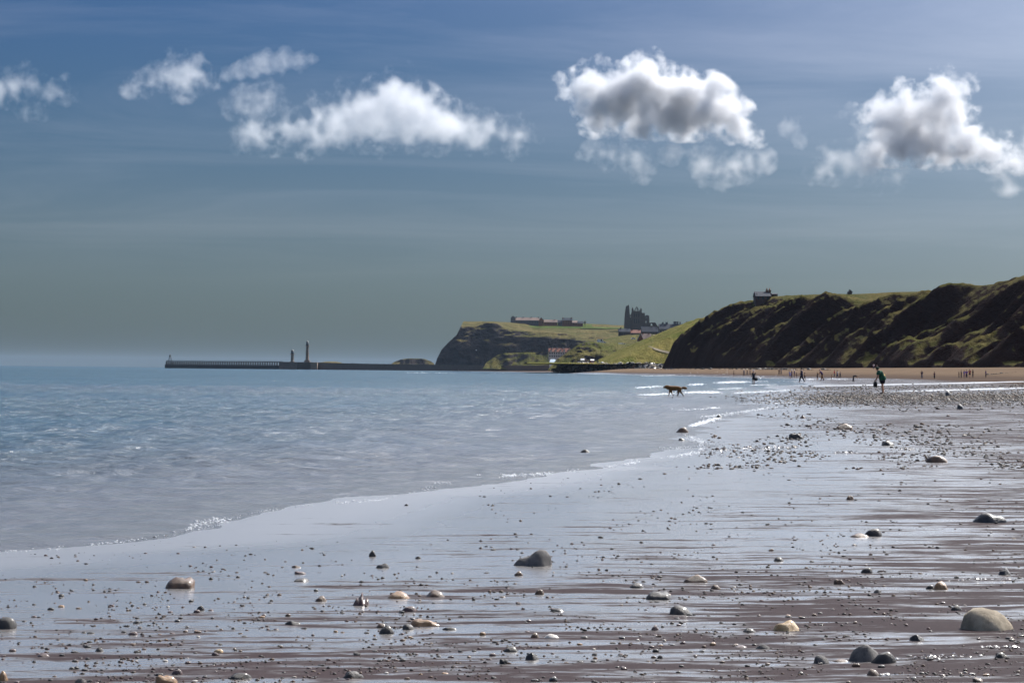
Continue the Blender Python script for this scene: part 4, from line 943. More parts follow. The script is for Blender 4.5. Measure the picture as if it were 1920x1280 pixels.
SKIN = plain('skin', (.36, .20, .13), .6, .08, 3); 
def cloth(c):
    n = 'cloth %.2f %.2f %.2f' % c; return plain(n, c, .9, .2, 6.0)
def ellipsoid(c, r, n=10):
    bm = bmesh.new(); bmesh.ops.create_uvsphere(bm, u_segments=n, v_segments=max(5, n // 2 + 1), radius=1)
    for v in bm.verts: v.co = Vector((v.co.x * r[0] + c[0], v.co.y * r[1] + c[1], v.co.z * r[2] + c[2]))
    me = bpy.data.meshes.new('e'); bm.to_mesh(me); bm.free(); return me
def person(px, py, hpx, label, top, legs, D=None, face=180.0, bend=0.0, stride=.25, arms=(.25, -.2), elbow=.35, hair=(.03, .02, .015), hat=None, legwear='trousers', bag=None, child=False, group='people on the beach', H=None, fingers=False, sleeve=True, bulk=1.18):
    """px,py is where the feet stand; face in degrees turns the walker (0 = towards the right of the picture, 90 = away)"""
    if D is None: loc = on_ground(px, py)
    else:
        loc = P(px, py, D); loc.z = float(gz(loc.x, loc.y))
    if H is None: H = hpx * loc.y / F * (1.0 / (0.5 + 0.5 * math.cos(bend)) if bend else 1.0)
    hd = 1.28 if child else 1.0
    def rot(p, a, c):                                                   # lean forward about a hip line
        x, y, z = p[0] - c[0], p[1], p[2] - c[2]; return (c[0] + x * math.cos(a) + z * math.sin(a), y, c[2] - x * math.sin(a) + z * math.cos(a))
    hipc = (0, 0, .52)
    B = lambda p: rot(p, bend, hipc)
    pel, spi, che, nek = (0, 0, .52), B((0, 0, .61)), B((.005, 0, .73)), B((.01, 0, .825))
    hb, ht = B((.02 + .03 * math.sin(bend), 0, .875)), B((.03, 0, .93 + (hd - 1) * .08))
    nose = B((.085, 0, .895))
    S = lambda p, r: (p[0] * H, p[1] * H, p[2] * H, (r * H if not isinstance(r, tuple) else tuple(q * H for q in r)))
    v = [S(pel, .072), S(spi, .066), S(che, .082), S(nek, .032), S(hb, .052 * hd), S(ht, .048 * hd), S(nose, .012)]
    e = [(0, 1), (1, 2), (2, 3), (3, 4), (4, 5), (4, 6)]
    tv = [S((0, 0, .455), .08 * bulk), S(pel, .09 * bulk), S(spi, .080 * bulk), S(che, .094 * bulk), S(B((.01, 0, .80)), .058 * bulk)]; te = [(0, 1), (1, 2), (2, 3), (3, 4)]
    lv = [S(B((0, 0, .60)), .078 * bulk), S((0, 0, .50), .086 * bulk)]; le = [(0, 1)]
    hands = []; shoes = []
    for s, sw in ((1, arms[0]), (-1, arms[1])):
        sh = B((0, s * .105, .795)); ang = sw + (bend * .25 if bend else 0)
        el = (sh[0] + .16 * math.sin(ang), sh[1] + s * .02, sh[2] - .16 * math.cos(ang)); a2 = ang + elbow
        wr = (el[0] + .14 * math.sin(a2), el[1], el[2] - .14 * math.cos(a2)); pa = (wr[0] + .05 * math.sin(a2), wr[1], wr[2] - .05 * math.cos(a2))
        i = len(v); v += [S(sh, .036), S(el, .027), S(wr, .020), S(pa, (.012, .022))]; e += [(2, i), (i, i + 1), (i + 1, i + 2), (i + 2, i + 3)]
        if fingers:
            for f in range(5):
                o_ = (f - 1.5) * .011 if f < 4 else .03; L_ = (.042, .048, .046, .036, .03)[f]; d = (math.sin(a2 + .3), 0, -math.cos(a2 + .3))
                b0 = (pa[0] + (0 if f < 4 else -.02) + .008 * (f == 4), pa[1] + o_, pa[2] + (.02 if f == 4 else 0))
                b1 = tuple(b0[q] + d[q] * L_ * .55 for q in range(3)); b2 = (b1[0] + d[2] * -L_ * .2 + d[0] * L_ * .3, b1[1], b1[2] + d[2] * L_ * .35)
                hands.append(skin_mesh('finger', [S(b0, .0065), S(b1, .006), S(b2, .0045)], [(0, 1), (1, 2)], 1))
        if sleeve:
            j = len(tv); tv += [S(sh, .046 * bulk), S(tuple(sh[q] + (el[q] - sh[q]) * .85 for q in range(3)), .037 * bulk)]; te += [(3, j), (j, j + 1)]
        hand_pos = pa if s == 1 else None
        if s == 1: hp = pa
    for s in (1, -1):
        st = stride * s; hip = (0, s * .052, .49); kn = (.235 * math.sin(st) + .012, s * .052, .49 - .225 * math.cos(st)); bk = st - .12 - (.18 if s < 0 else 0) * min(1, stride * 3)
        an = (kn[0] + .225 * math.sin(bk), s * .052, max(.045, kn[2] - .225 * math.cos(bk)))
        toe = (an[0] + .075, s * .055, an[2] - .028)
        i = len(v); v += [S(hip, .058), S(kn, .036), S((an[0] * .6 + kn[0] * .4, an[1], an[2] * .5 + kn[2] * .5), .034), S(an, .022), S(toe, .018)]; e += [(0, i), (i, i + 1), (i + 1, i + 2), (i + 2, i + 3), (i + 3, i + 4)]
        if legwear != 'skirt':
            j = len(lv); lv += [S(hip, .066 * bulk)]; le += [(1, j)]
            if legwear == 'trousers':
                lv += [S(kn, .048 * bulk), S(an, .036 * bulk)]; le += [(j, j + 1), (j + 1, j + 2)]
            else:
                lv += [S(tuple(hip[q] + (kn[q] - hip[q]) * .8 for q in range(3)), .058 * bulk)]; le += [(j, j + 1)]
        shoes.append(ellipsoid((an[0] * H + .035 * H, an[1] * H, (an[2] - .022) * H), (.075 * H, .03 * H, .024 * H), 8))
    if legwear == 'skirt': lv += [S((0, 0, .38), .10), S((.01, 0, .27), .115)]; le += [(1, 2), (2, 3)]
    r = empty('person', loc, label, 'person', group, R(face))
    link_mesh('body', join_meshes('body', [skin_mesh('body', v, e, 1)] + hands), SKIN, r)
    link_mesh('top', skin_mesh('top', tv, te, 1), cloth(top), r)
    link_mesh(legwear, skin_mesh(legwear, lv, le, 1), cloth(legs), r)
    for q in shoes: link_mesh('shoe', q, cloth((.03, .028, .03)), r, True)
    if hat is not None:
        c = B((.015, 0, .955 + (hd - 1) * .1)); c = tuple(x * H for x in c)
        h_ = link_mesh('hat', join_meshes('hat', [ellipsoid(c, (.058 * H * hd, .055 * H * hd, .035 * H), 10), ellipsoid((c[0], c[1], c[2] - .012 * H), (.105 * H, .10 * H, .008 * H), 12)]), cloth(hat), r)
    else:
        c = B((.008, 0, .925 + (hd - 1) * .08)); link_mesh('hair', ellipsoid(tuple(x * H for x in c), (.062 * H * hd, .060 * H * hd, .055 * H * hd), 10), cloth(hair), r, True)
    r['_hand'] = 0; del r['_hand']
    return r, loc, H, Vector((hp[0] * H, hp[1] * H, hp[2] * H)), B
def face_dir(o): return o.rotation_euler[2]
# the hiker, nearest of all
r, loc, H, hp, B = person(1655, 738, 52, 'bent-over hiker in green top, dark shorts and yellow waist bag', (.012, .070, .040), (.012, .012, .016), face=180, bend=.46, stride=.05, arms=(.25, .15), elbow=.1, legwear='shorts', H=1.74, fingers=True, hair=(.02, .03, .02), bulk=1.65)
wb = B((-.085, 0, .64)); link_mesh('waist_bag', skin_mesh('waist_bag', [((wb[0] + .01) * H, -.09 * H, (wb[2] - .05) * H, (.03 * H, .05 * H)), ((wb[0] - .035) * H, 0, (wb[2] - .045) * H, (.038 * H, .06 * H)), ((wb[0] + .01) * H, .09 * H, (wb[2] - .05) * H, (.03 * H, .05 * H))], [(0, 1), (1, 2)]), plain('yellow canvas', (.55, .42, .12), .8, .2, 5), r)
hw = r.matrix_basis @ hp
def carried_bag(loc, w, h, label, col=(.012, .012, .014), d=.12):
    o = empty('bag', loc, label, 'bag')
    bm = bmesh.new(); bmesh.ops.create_cube(bm, size=1); bmesh.ops.bevel(bm, geom=bm.edges[:], offset=.18, segments=2, affect='EDGES')
    for v in bm.verts: v.co = Vector((v.co.x * w * (1.1 - .15 * v.co.z), v.co.y * d, (v.co.z - .5) * h - .05))
    me = bpy.data.meshes.new('pouch'); bm.to_mesh(me); bm.free(); link_mesh('pouch', me, cloth(col), o, True)
    V, Fc = [], []
    n = 10
    for i in range(n + 1):
        a = math.pi * i / n; x, z = math.cos(a) * w * .32, math.sin(a) * .14 - .1
        for dx, dy in ((-.012, -.012), (.012, -.012), (.012, .012), (-.012, .012)): V.append((x + dx, dy, z))
    for i in range(n):
        for k in range(4): Fc.append((i * 4 + k, i * 4 + (k + 1) % 4, (i + 1) * 4 + (k + 1) % 4, (i + 1) * 4 + k))
    link_mesh('handle', mesh_from('handle', V, Fc), cloth(col), o, True)
    return o
carried_bag(hw + Vector((-.02, 0, .0)), .21, .34, 'black bag hanging from the bent hiker\'s hand')
# wider group
person(1413, 720.5, 27.5, 'dark-clothed paddler in sun hat standing in the shallows', (.02, .02, .035), (.015, .015, .02), face=120, stride=.03, arms=(.15, .1), hat=(.35, .36, .40), legwear='shorts', fingers=True)
_p = on_ground(1413, 720.5); carried_bag(Vector((_p.x + .27, _p.y - .05, _p.z + .78)), .3, .34, 'dark shoulder bag at the paddler\'s hip')
person(1503, 717, 28.5, 'tall man in navy clothes striding along the waterline', (.012, .014, .045), (.012, .012, .025), face=165, stride=.33, arms=(.3, -.3), fingers=True)
person(1509, 713, 14.5, 'small child in brown shirt behind the striding man', (.13, .06, .035), (.02, .02, .03), face=160, stride=.2, child=True, legwear='shorts')
person(1532.5, 713, 15.5, 'child in black top beside the stooping adult', (.015, .015, .02), (.02, .02, .025), face=10, stride=.15, child=True, legwear='shorts', hair=(.3, .2, .1))
person(1541.5, 713.5, 22, 'stooping adult in purple top and brown trousers with a child', (.06, .03, .10), (.16, .075, .03), face=180, stride=.22, bend=.45, arms=(.2, .3), hair=(.4, .25, .2))
person(1559, 712, 9.6, 'bare-chested toddler walking alone on the wet sand', (.30, .17, .10), (.05, .03, .05), face=190, stride=.15, child=True, legwear='shorts')
person(1600, 715.3, 14.5, 'person in black bending right down to the sand', (.015, .015, .02), (.02, .02, .025), face=0, bend=1.35, stride=.12, arms=(.2, .1), elbow=.05, H=1.55, hair=(.35, .25, .15))
person(1564.5, 695.5, 13, 'distant walker in bright red top near the cliff', (.45, .02, .05), (.10, .10, .14), D=545, face=200, stride=.2)
person(1570, 700.5, 14.5, 'walker in pale top and blue trousers left of a dark one', (.30, .30, .32), (.02, .025, .08), D=500, face=150, stride=.2)
person(1575.5, 700.5, 12, 'walker in dark clothes right of the pale-topped one', (.02, .02, .03), (.03, .025, .03), D=500, face=150, stride=.2)
person(1481.5, 709.5, 14.5, 'woman in blue patterned dress at the water\'s edge', (.16, .17, .45), (.10, .11, .32), face=200, stride=.12, bend=.3, legwear='skirt')
person(1484.5, 708, 15, 'person in navy top half hidden by the blue dress', (.04, .04, .16), (.04, .04, .10), face=200, stride=.1, hat=(.5, .5, .6))
person(1489.5, 706.5, 13.5, 'person in purple top with a bright white hat', (.07, .05, .20), (.20, .12, .10), face=185, stride=.1, hat=(.8, .8, .8), legwear='shorts')
person(1493.5, 708.5, 10.5, 'child in a dark dress right of the white-hatted person', (.02, .02, .05), (.02, .02, .05), face=190, stride=.08, legwear='skirt', child=True)
person(1376, 705.5, 10, 'child in brown standing alone where the foam ends', (.10, .05, .04), (.03, .02, .03), face=170, stride=.06, child=True, legwear='shorts')
person(1395, 704.5, 13, 'grey-clad walker with white hat left of the pale pair', (.12, .12, .16), (.14, .10, .10), face=150, stride=.2, hat=(.85, .85, .85))
person(1401, 702.8, 11.5, 'brown-clad walker of the pale-hatted pair', (.10, .06, .06), (.10, .08, .08), face=170, stride=.15, hat=(.85, .85, .8))
person(1406.5, 702.5, 10.5, 'walker in dark shawl right of the pale-hatted pair', (.05, .05, .08), (.10, .09, .10), face=190, stride=.15)
person(1460.8, 697.2, 10, 'far walker in black below the cliff foot', (.03, .03, .04), (.02, .02, .03), D=640, face=90, stride=.1, H=1.65)
person(1464.6, 697.2, 9.5, 'far walker in grey beside the one in black', (.20, .20, .24), (.05, .05, .07), D=640, face=90, stride=.1, H=1.6)
person(1638, 696.0, 10.5, 'far walker in white top left of the hiker\'s head', (.45, .42, .5), (.06, .05, .09), D=600, face=90, stride=.15, H=1.65)
person(1644.5, 696.0, 8.5, 'far child in dark clothes beside the white-topped walker', (.05, .03, .05), (.04, .03, .04), D=600, face=90, stride=.15, H=1.3)
person(1728.5, 709.5, 15.5, 'walker in dark jacket and grey trousers right of the hiker', (.04, .03, .06), (.13, .12, .15), face=270, stride=.1)
person(1752, 709.5, 12.5, 'child in maroon top walking between the jacket wearer and the group', (.09, .03, .05), (.03, .02, .03), face=250, stride=.12, child=True)
G6 = 'people on the beach'
person(1798, 708.3, 11.5, 'child reaching out at the left end of the group', (.02, .02, .03), (.02, .02, .03), face=180, stride=.08, arms=(1.3, .1), elbow=.1, child=True)
person(1802.3, 708.3, 15, 'adult in dark clothes behind the reaching child', (.02, .02, .035), (.015, .02, .03), face=180, stride=.05)
person(1808, 708.0, 14.5, 'person in lilac top and pale trousers in the group', (.22, .16, .42), (.30, .20, .22), face=90, stride=.06)
person(1812.3, 708.3, 15.5, 'person in violet and black near the middle of the group', (.12, .03, .22), (.02, .015, .03), face=90, stride=.05)
person(1818.2, 707.6, 16.2, 'person in dark red top in the group', (.24, .02, .025), (.02, .015, .02), face=90, stride=.08, legwear='shorts')
person(1824.2, 707.9, 15.6, 'person in black jacket at the right end of the group', (.012, .014, .03), (.03, .02, .035), face=200, stride=.08)
person(1848.5, 708.0, 14.5, 'person with purple backpack walking apart from the group', (.07, .03, .13), (.02, .015, .025), face=200, stride=.06)
FG = 'far figures at the pier beach'
for i, (px, w) in enumerate(((849.5, 'leftmost dark figure of the tiny row before the headland'), (859, 'second dark figure of the tiny row before the headland'), (867.5, 'third dark figure of the tiny row before the headland'), (875.5, 'fourth dark figure of the tiny row before the headland'), (880, 'last dark figure of the tiny row before the headland'))):
    b = P(px, 697.4, 1150); rr, *_ = person(px, 697.4, 5, w, (.02, .02, .03), (.02, .02, .03), D=1150, face=90 + 40 * i, stride=.2, H=1.7, group=FG); rr.location.z = max(rr.location.z, 0) - .12
person(1188, 697.0, 6, 'tiny lone figure on the sand below the boulders', (.10, .04, .03), (.03, .02, .03), D=1010, face=90, stride=.1, H=1.6, group=FG)

# dog
def dog():
    loc = PZ(1264.5, 743.2, 0.0)
    fur = NT('golden fur'); f = fur.noise(fur.obj(), 26, 5, .7, (1, 1, 3)); fur.set(col=fur.mix(f, (.075, .034, .011), (.24, .115, .037)), rough=.85, spec=.2); fur.bump(f, .9, .03); fur = fur.m
    r = empty('dog', loc, 'golden brown retriever wading left through the shallows', 'dog', None, math.pi)
    v = [(-.30, 0, .445, (.145, .145)), (-.15, 0, .445, (.145, .15)), (.03, 0, .43, (.155, .175)), (.18, 0, .425, (.165, .195)), (.30, 0, .46, (.13, .16)), (.39, 0, .495, (.10, .115)), (.465, 0, .51, (.085, .09)), (.535, 0, .475, (.048, .052)), (.59, 0, .452, (.033, .036)),
         (-.40, 0, .475, .055), (-.47, 0, .462, .075), (-.56, 0, .450, .085), (-.63, 0, .435, .065), (-.67, 0, .415, .025)]
    e = [(i, i + 1) for i in range(8)] + [(0, 9), (9, 10), (10, 11), (11, 12), (12, 13)]
    def leg(a, pts):
        i = len(v); v.extend(pts); e.append((a, i)); e.extend((i + k, i + k + 1) for k in range(len(pts) - 1))
    leg(3, [(.22, -.075, .36, .085), (.235, -.085, .25, .055), (.27, -.085, .14, .028), (.30, -.085, .035, .025), (.335, -.085, .012, .024)])
    leg(3, [(.20, .075, .36, .085), (.155, .085, .24, .054), (.135, .085, .14, .028), (.065, .085, .075, .024), (.03, .085, .05, .022)])
    leg(0, [(-.27, -.08, .36, .10), (-.19, -.085, .27, .07), (-.215, -.085, .17, .034), (-.17, -.085, .045, .026), (-.13, -.085, .014, .025)])
    leg(0, [(-.32, .08, .36, .10), (-.29, .085, .26, .068), (-.40, .085, .17, .033), (-.46, .085, .045, .026), (-.43, .085, .014, .025)])
    link_mesh('body', skin_mesh('body', v, e, 2), fur, r)
    for s in (-1, 1):
        link_mesh('ear', skin_mesh('ear', [(.455, s * .06, .555, .022), (.46, s * .085, .51, .030), (.465, s * .09, .455, .018)], [(0, 1), (1, 2)]), fur, r)
        link_mesh('eye', ellipsoid((.525, s * .035, .525), (.009, .009, .009), 8), M_GLASS, r, True)
    link_mesh('nose', ellipsoid((.612, 0, .462), (.017, .02, .016), 8), M_GLASS, r, True)
dog()
# gulls
def gull(px, py, D, span, label, rz=0.0, flap=.3, ground=False, col=(.6, .6, .62), group='gulls'):
    p = on_ground(px, py) if ground else P(px, py, D); s = span
    r = empty('gull', p, label, 'gull', group, rz); m = plain('gull feathers %.1f' % col[0], col, .8, .1, 8)
    z0 = .18 if ground else 0
    link_mesh('body', skin_mesh('body', [(-.26 * s, 0, z0, .02 * s), (-.1 * s, 0, z0 + .0, .07 * s), (.1 * s, 0, z0 + .02 * s, .08 * s), (.2 * s, 0, z0 + .07 * s, .045 * s), (.26 * s, 0, z0 + .09 * s, .045 * s), (.33 * s, 0, z0 + .07 * s, .012 * s)], [(0, 1), (1, 2), (2, 3), (3, 4), (4, 5)]), m, r)
    for q in (-1, 1):
        if ground:
            link_mesh('wing', skin_mesh('wing', [(.08 * s, q * .07 * s, z0 + .03 * s, .04 * s), (-.1 * s, q * .07 * s, z0 + .02 * s, .04 * s), (-.3 * s, q * .03 * s, z0, .012 * s)], [(0, 1), (1, 2)]), m, r)
            boxes('leg', [(-.01, .01, q * .03 - .008, q * .03 + .008, -.02, z0)], M_TIMBER, r)
        else:
            V = [(.10 * s, 0, 0), (-.08 * s, 0, 0), (.13 * s, q * .25 * s, flap * .22 * s), (-.06 * s, q * .25 * s, flap * .22 * s), (.02 * s, q * .5 * s, flap * .2 * s), (-.05 * s, q * .48 * s, flap * .18 * s)]
            V = V + [(x, y, z + .02 * s) for x, y, z in V]
            link_mesh('wing', mesh_from('wing', V, [(0, 2, 3, 1), (2, 4, 5, 3), (6, 7, 9, 8), (8, 9, 11, 10), (0, 6, 8, 2), (2, 8, 10, 4), (1, 3, 9, 7), (3, 5, 11, 9), (4, 10, 11, 5)]), m, r)
for i, (px, py, s, lab) in enumerate(((205, 526, 1.0, 'highest dark gull speck in the left sky group'), (195, 541, .7, 'faint gull speck under the highest left one'), (195, 576, 1.4, 'lowest left gull speck over the sea'), (322, 539, 1.3, 'upper right gull speck over the pier end'), (306, 574, 1.2, 'lower right gull speck over the pier end'), (22, 507, .8, 'lone gull speck near the left picture edge'), (817, 631, 1.0, 'gull speck off the headland tip'))):
    gull(px, py, 1300, s, lab, R(40 * i), .5, col=(.05, .05, .06))
gull(893, 656.5, 1100, 1.4, 'white gull gliding in front of the dark headland cliff', R(20), .5, col=(.8, .8, .8))
gull(1426, 709.5, 330, 1.2, 'white gull flapping low over the shallows', R(75), 1.3, col=(.8, .8, .8))
gull(1455, 704.8, 0, .7, 'pale gull standing on the sand left of its dark neighbour', R(60), ground=True, col=(.6, .6, .62))
gull(1468.5, 705.8, 0, .7, 'dark-backed gull standing on the sand right of the pale one', R(200), ground=True, col=(.08, .08, .09))
# far crowd on the pier
def pier_crowd():
    line = [(1000, 685.2, 2290), (900, 684.6, 2362), (800, 683.4, 2422), (700, 682.0, 2472), (640, 680.6, 2503)]
    rg = random.Random(4); ms = []
    for _ in range(60):
        px = rg.uniform(645, 1000); py = np.interp(px, [q[0] for q in line[::-1]], [q[1] for q in line[::-1]]); D = np.interp(px, [q[0] for q in line[::-1]], [q[2] for q in line[::-1]]); p = P(px, py, D + 4)
        h = rg.uniform(1.3, 1.8); p.z -= .9
        ms.append(ellipsoid((p.x, p.y, p.z + h * .6), (.28, .2, h * .35), 6)); ms.append(ellipsoid((p.x, p.y, p.z + h), (.14, .14, .16), 6)); ms.append(ellipsoid((p.x, p.y, p.z + h * .25), (.17, .17, h * .28), 6))
    prop(link_mesh('crowd', join_meshes('crowd', ms), cloth((.04, .035, .05))), 'far visitors strolling along the stone pier', kind='stuff')
pier_crowd()
# tree beside the barns, dark bush on the promenade
def bush(px, py, D, wpx, hpx, label, n=260, seed=1, name='tree'):
    k = D / F; b = P(px, py, D); r = empty(name, b, label, 'tree' if name == 'tree' else 'bush'); rg = random.Random(seed)
    W, Hh = wpx * k / 2, hpx * k
    lathe('trunk', [(W * .14, -.5), (W * .1, Hh * .35), (W * .04, Hh * .7)], M_TIMBER, r, 8)
    V, Fc = [], []
    for _ in range(n):
        a = rg.uniform(0, 6.28); u = rg.uniform(-1, 1); q = rg.random() ** .4; c = Vector((math.cos(a) * math.sqrt(1 - u * u) * W * q, math.sin(a) * math.sqrt(1 - u * u) * W * q, Hh * .6 + u * Hh * .42 * q)); s = W * rg.uniform(.12, .25); base = len(V)
        d1 = Vector((rg.gauss(0, 1), rg.gauss(0, 1), rg.gauss(0, 1))).normalized(); d2 = d1.orthogonal().normalized()
        for x, y in ((-1, 0), (0, -.6), (1, 0), (0, .6)): V.append(c + d1 * x * s + d2 * y * s)
        Fc.append((base, base + 1, base + 2, base + 3))
    link_mesh('crown', mesh_from('crown', V, Fc), plain('dark leaves', (.03, .04, .018), .8, .4, 1), r)
bush(1096.5, 609.0, 3048, 5, 7.5, 'dark windswept tree at the end of the barns', seed=2)
bush(1120.5, 680.5, 1225, 5, 5, 'dark round bush on the promenade beside the kiosk', seed=3, name='bush')
bush(1218, 681.0, 1110, 4, 3.5, 'little dark bush at the foot of the green hill', seed=4, name='bush')

# ------------------------------------------------------------------ foam
M_FOAM = NT('sea foam'); _f = M_FOAM.noise(M_FOAM.pos(), 30, 4, .7); M_FOAM.set(col=(.82, .84, .86), rough=.55, spec=.4); M_FOAM.bump(_f, .6, .02); M_FOAM = M_FOAM.m
def foam(label, lines, seed):
    rg = np.random.RandomState(seed); bm = bmesh.new(); bmesh.ops.create_icosphere(bm, subdivisions=1, radius=1); bv = np.array([v.co[:] for v in bm.verts]); bf = np.array([[q.index for q in f.verts] for f in bm.faces]); bm.free()
    V, Fc, n = [], [], 0
    for pts, count, spread, s0, s1, patch in lines:
        pts = np.array(pts, float); L = np.concatenate([[0], np.cumsum(np.hypot(*np.diff(pts, axis=0).T))])
        m = int(count * 2.2); u = rg.rand(m) * L[-1]; px = np.interp(u, L, pts[:, 0]); py = np.interp(u, L, pts[:, 1])
        ok = np.ones(m, bool)
        if patch: ok = fbm(u * .03 * patch, u * 0 + seed + .5, 3) >= rg.uniform(-.3, .35, m)
        px = (px + rg.normal(0, 4, m))[ok]; py = (py + rg.normal(0, spread, m))[ok]
        d = np.array(CAM_M) @ np.stack([(px - 960) / F, -(py - 640) / F, -np.ones_like(px)]); kk = -CZ / d[2]; x, y = d[0] * kk, d[1] * kk
        z = np.maximum(gz(x, y), .004); s = (s0 + (s1 - s0) * rg.rand(len(x)) ** 2) * y / F * .33
        for i in range(len(x)):
            V.append(bv * np.array([s[i] * rg.uniform(1.2, 3.0), s[i] * rg.uniform(1, 2.2), s[i] * rg.uniform(.5, 1.0)]) + np.array([x[i], y[i], z[i] + s[i] * .2])); Fc.append(bf + n); n += len(bv)
    me = mesh_from('foam', np.concatenate(V), np.concatenate(Fc)); o = link_mesh('foam', me, M_FOAM, None, True); return prop(o, label, kind='stuff')
foam('white foam of the small breakers around the wading dog', [
    ([(1195, 727), (1240, 725), (1300, 721.5), (1360, 717), (1400, 716.5)], 900, .8, 1, 3.5, 1), ([(1190, 741.5), (1230, 740), (1262, 738)], 350, .7, 1, 3.5, 0), ([(1280, 737), (1310, 735.5), (1346, 736.5)], 420, .9, 1, 4, 0),
    ([(1378, 737), (1420, 735), (1478, 732)], 330, .6, 1, 3, 0), ([(1345, 729.5), (1390, 728)], 140, .5, 1, 2.5, 0)], 1)
foam('thin white foam lines on the far shallows behind the paddler', [
    ([(1300, 717), (1380, 716), (1480, 714.5)], 380, .5, .8, 2.6, 1), ([(1450, 711.5), (1500, 711), (1590, 712)], 420, .5, .8, 2.6, 1), ([(1405, 722), (1452, 721.5)], 130, .4, .8, 2.2, 0), ([(1205, 704.5), (1265, 703.8)], 120, .25, .6, 1.8, 0), ([(710, 698), (800, 699), (960, 700)], 200, .4, .6, 2, 1), ([(1230, 704.5), (1450, 705)], 120, .4, .6, 1.8, 1)], 2)
foam('white foam streak where the shore bends towards the spit', [
    ([(1256, 768), (1300, 766.5), (1345, 765)], 420, 1.0, 1, 4, 0), ([(1318, 782), (1345, 779), (1400, 771), (1450, 764)], 300, 1.0, 1, 3.2, 0), ([(1296, 799), (1320, 792), (1348, 783)], 330, 1.3, 1, 4, 0), ([(1448, 757), (1496, 755)], 90, .5, 1, 2.4, 0)], 3)
foam('sparkling froth along the water edge in the middle', [
    ([(890, 893), (960, 892), (1030, 888), (1130, 877), (1200, 866), (1310, 849)], 1000, 1.5, 1, 3.6, 1), ([(1290, 820), (1318, 830), (1312, 846)], 160, 2.2, 1, 3.2, 0), ([(1240, 842), (1300, 838)], 60, 1.5, 1, 2.6, 0)], 4)
foam('froth beads strung along the near water edge', [
    ([(10, 1034), (130, 1026), (210, 1018), (300, 1006), (400, 986), (430, 974), (480, 960)], 150, 1.4, 1, 4.0, 1), ([(350, 990), (390, 980), (425, 976)], 120, 4.0, 1, 4.0, 0), ([(480, 960), (600, 946), (720, 937), (840, 905)], 200, 1.4, 1, 3.6, 1), ([(810, 905), (850, 903)], 40, 1.5, 1, 3.4, 0)], 5)

bpy.data.scenes.remove(WORK)
# ------------------------------------------------------------------ haze and clouds
def haze():
    x0, x1, y0, y1, z0, z1 = -26000, 26000, -60, 25000, -6.5, 112
    V = [(x, y, z) for z in (z0, z1) for y in (y0, y1) for x in (x0, x1)]
    me = mesh_from('haze', V, [(0, 2, 3, 1), (4, 5, 7, 6), (0, 1, 5, 4), (2, 6, 7, 3), (0, 4, 6, 2), (1, 3, 7, 5)])
    m = bpy.data.materials.new('haze'); m.use_nodes = True; n = m.node_tree; n.nodes.clear()
    out = n.nodes.new('ShaderNodeOutputMaterial'); pv = n.nodes.new('ShaderNodeVolumePrincipled')
    pv.inputs['Color'].default_value = (0.32, 0.42, 0.56, 1); pv.inputs['Density'].default_value = 0.000019; pv.inputs['Anisotropy'].default_value = 0.1
    n.links.new(pv.outputs[0], out.inputs['Volume'])
    prop(link_mesh('haze', me, m), 'thin sea haze over the bay', kind='stuff')
haze()

def cloud_material(name, dens, nscale, erode, soft):
    mat = bpy.data.materials.new(name); mat.use_nodes = True; n = mat.node_tree; n.nodes.clear()
    out = n.nodes.new('ShaderNodeOutputMaterial'); pv = n.nodes.new('ShaderNodeVolumePrincipled')
    pv.inputs['Color'].default_value = (0.905, 0.915, 0.94, 1); pv.inputs['Anisotropy'].default_value = 0.1; pv.inputs['Density Attribute'].default_value = ''
    at = n.nodes.new('ShaderNodeAttribute'); at.attribute_name = 'density'
    tc = n.nodes.new('ShaderNodeTexCoord'); no = n.nodes.new('ShaderNodeTexNoise')
    no.inputs['Scale'].default_value = nscale; no.inputs['Detail'].default_value = 5; no.inputs['Roughness'].default_value = 0.66
    n.links.new(tc.outputs['Object'], no.inputs['Vector'])
    ma = n.nodes.new('ShaderNodeMath'); ma.operation = 'MULTIPLY_ADD'; n.links.new(no.outputs[0], ma.inputs[0]); ma.inputs[1].default_value = -erode * 2; ma.inputs[2].default_value = erode * 0.55
    ad = n.nodes.new('ShaderNodeMath'); ad.operation = 'ADD'; n.links.new(at.outputs['Fac'], ad.inputs[0]); n.links.new(ma.outputs[0], ad.inputs[1])
    mr = n.nodes.new('ShaderNodeMapRange'); mr.inputs[1].default_value = 0; mr.inputs[2].default_value = soft; mr.inputs[3].default_value = 0; mr.inputs[4].default_value = dens
    n.links.new(ad.outputs[0], mr.inputs[0]); n.links.new(mr.outputs[0], pv.inputs['Density']); n.links.new(pv.outputs[0], out.inputs['Volume'])
    return mat
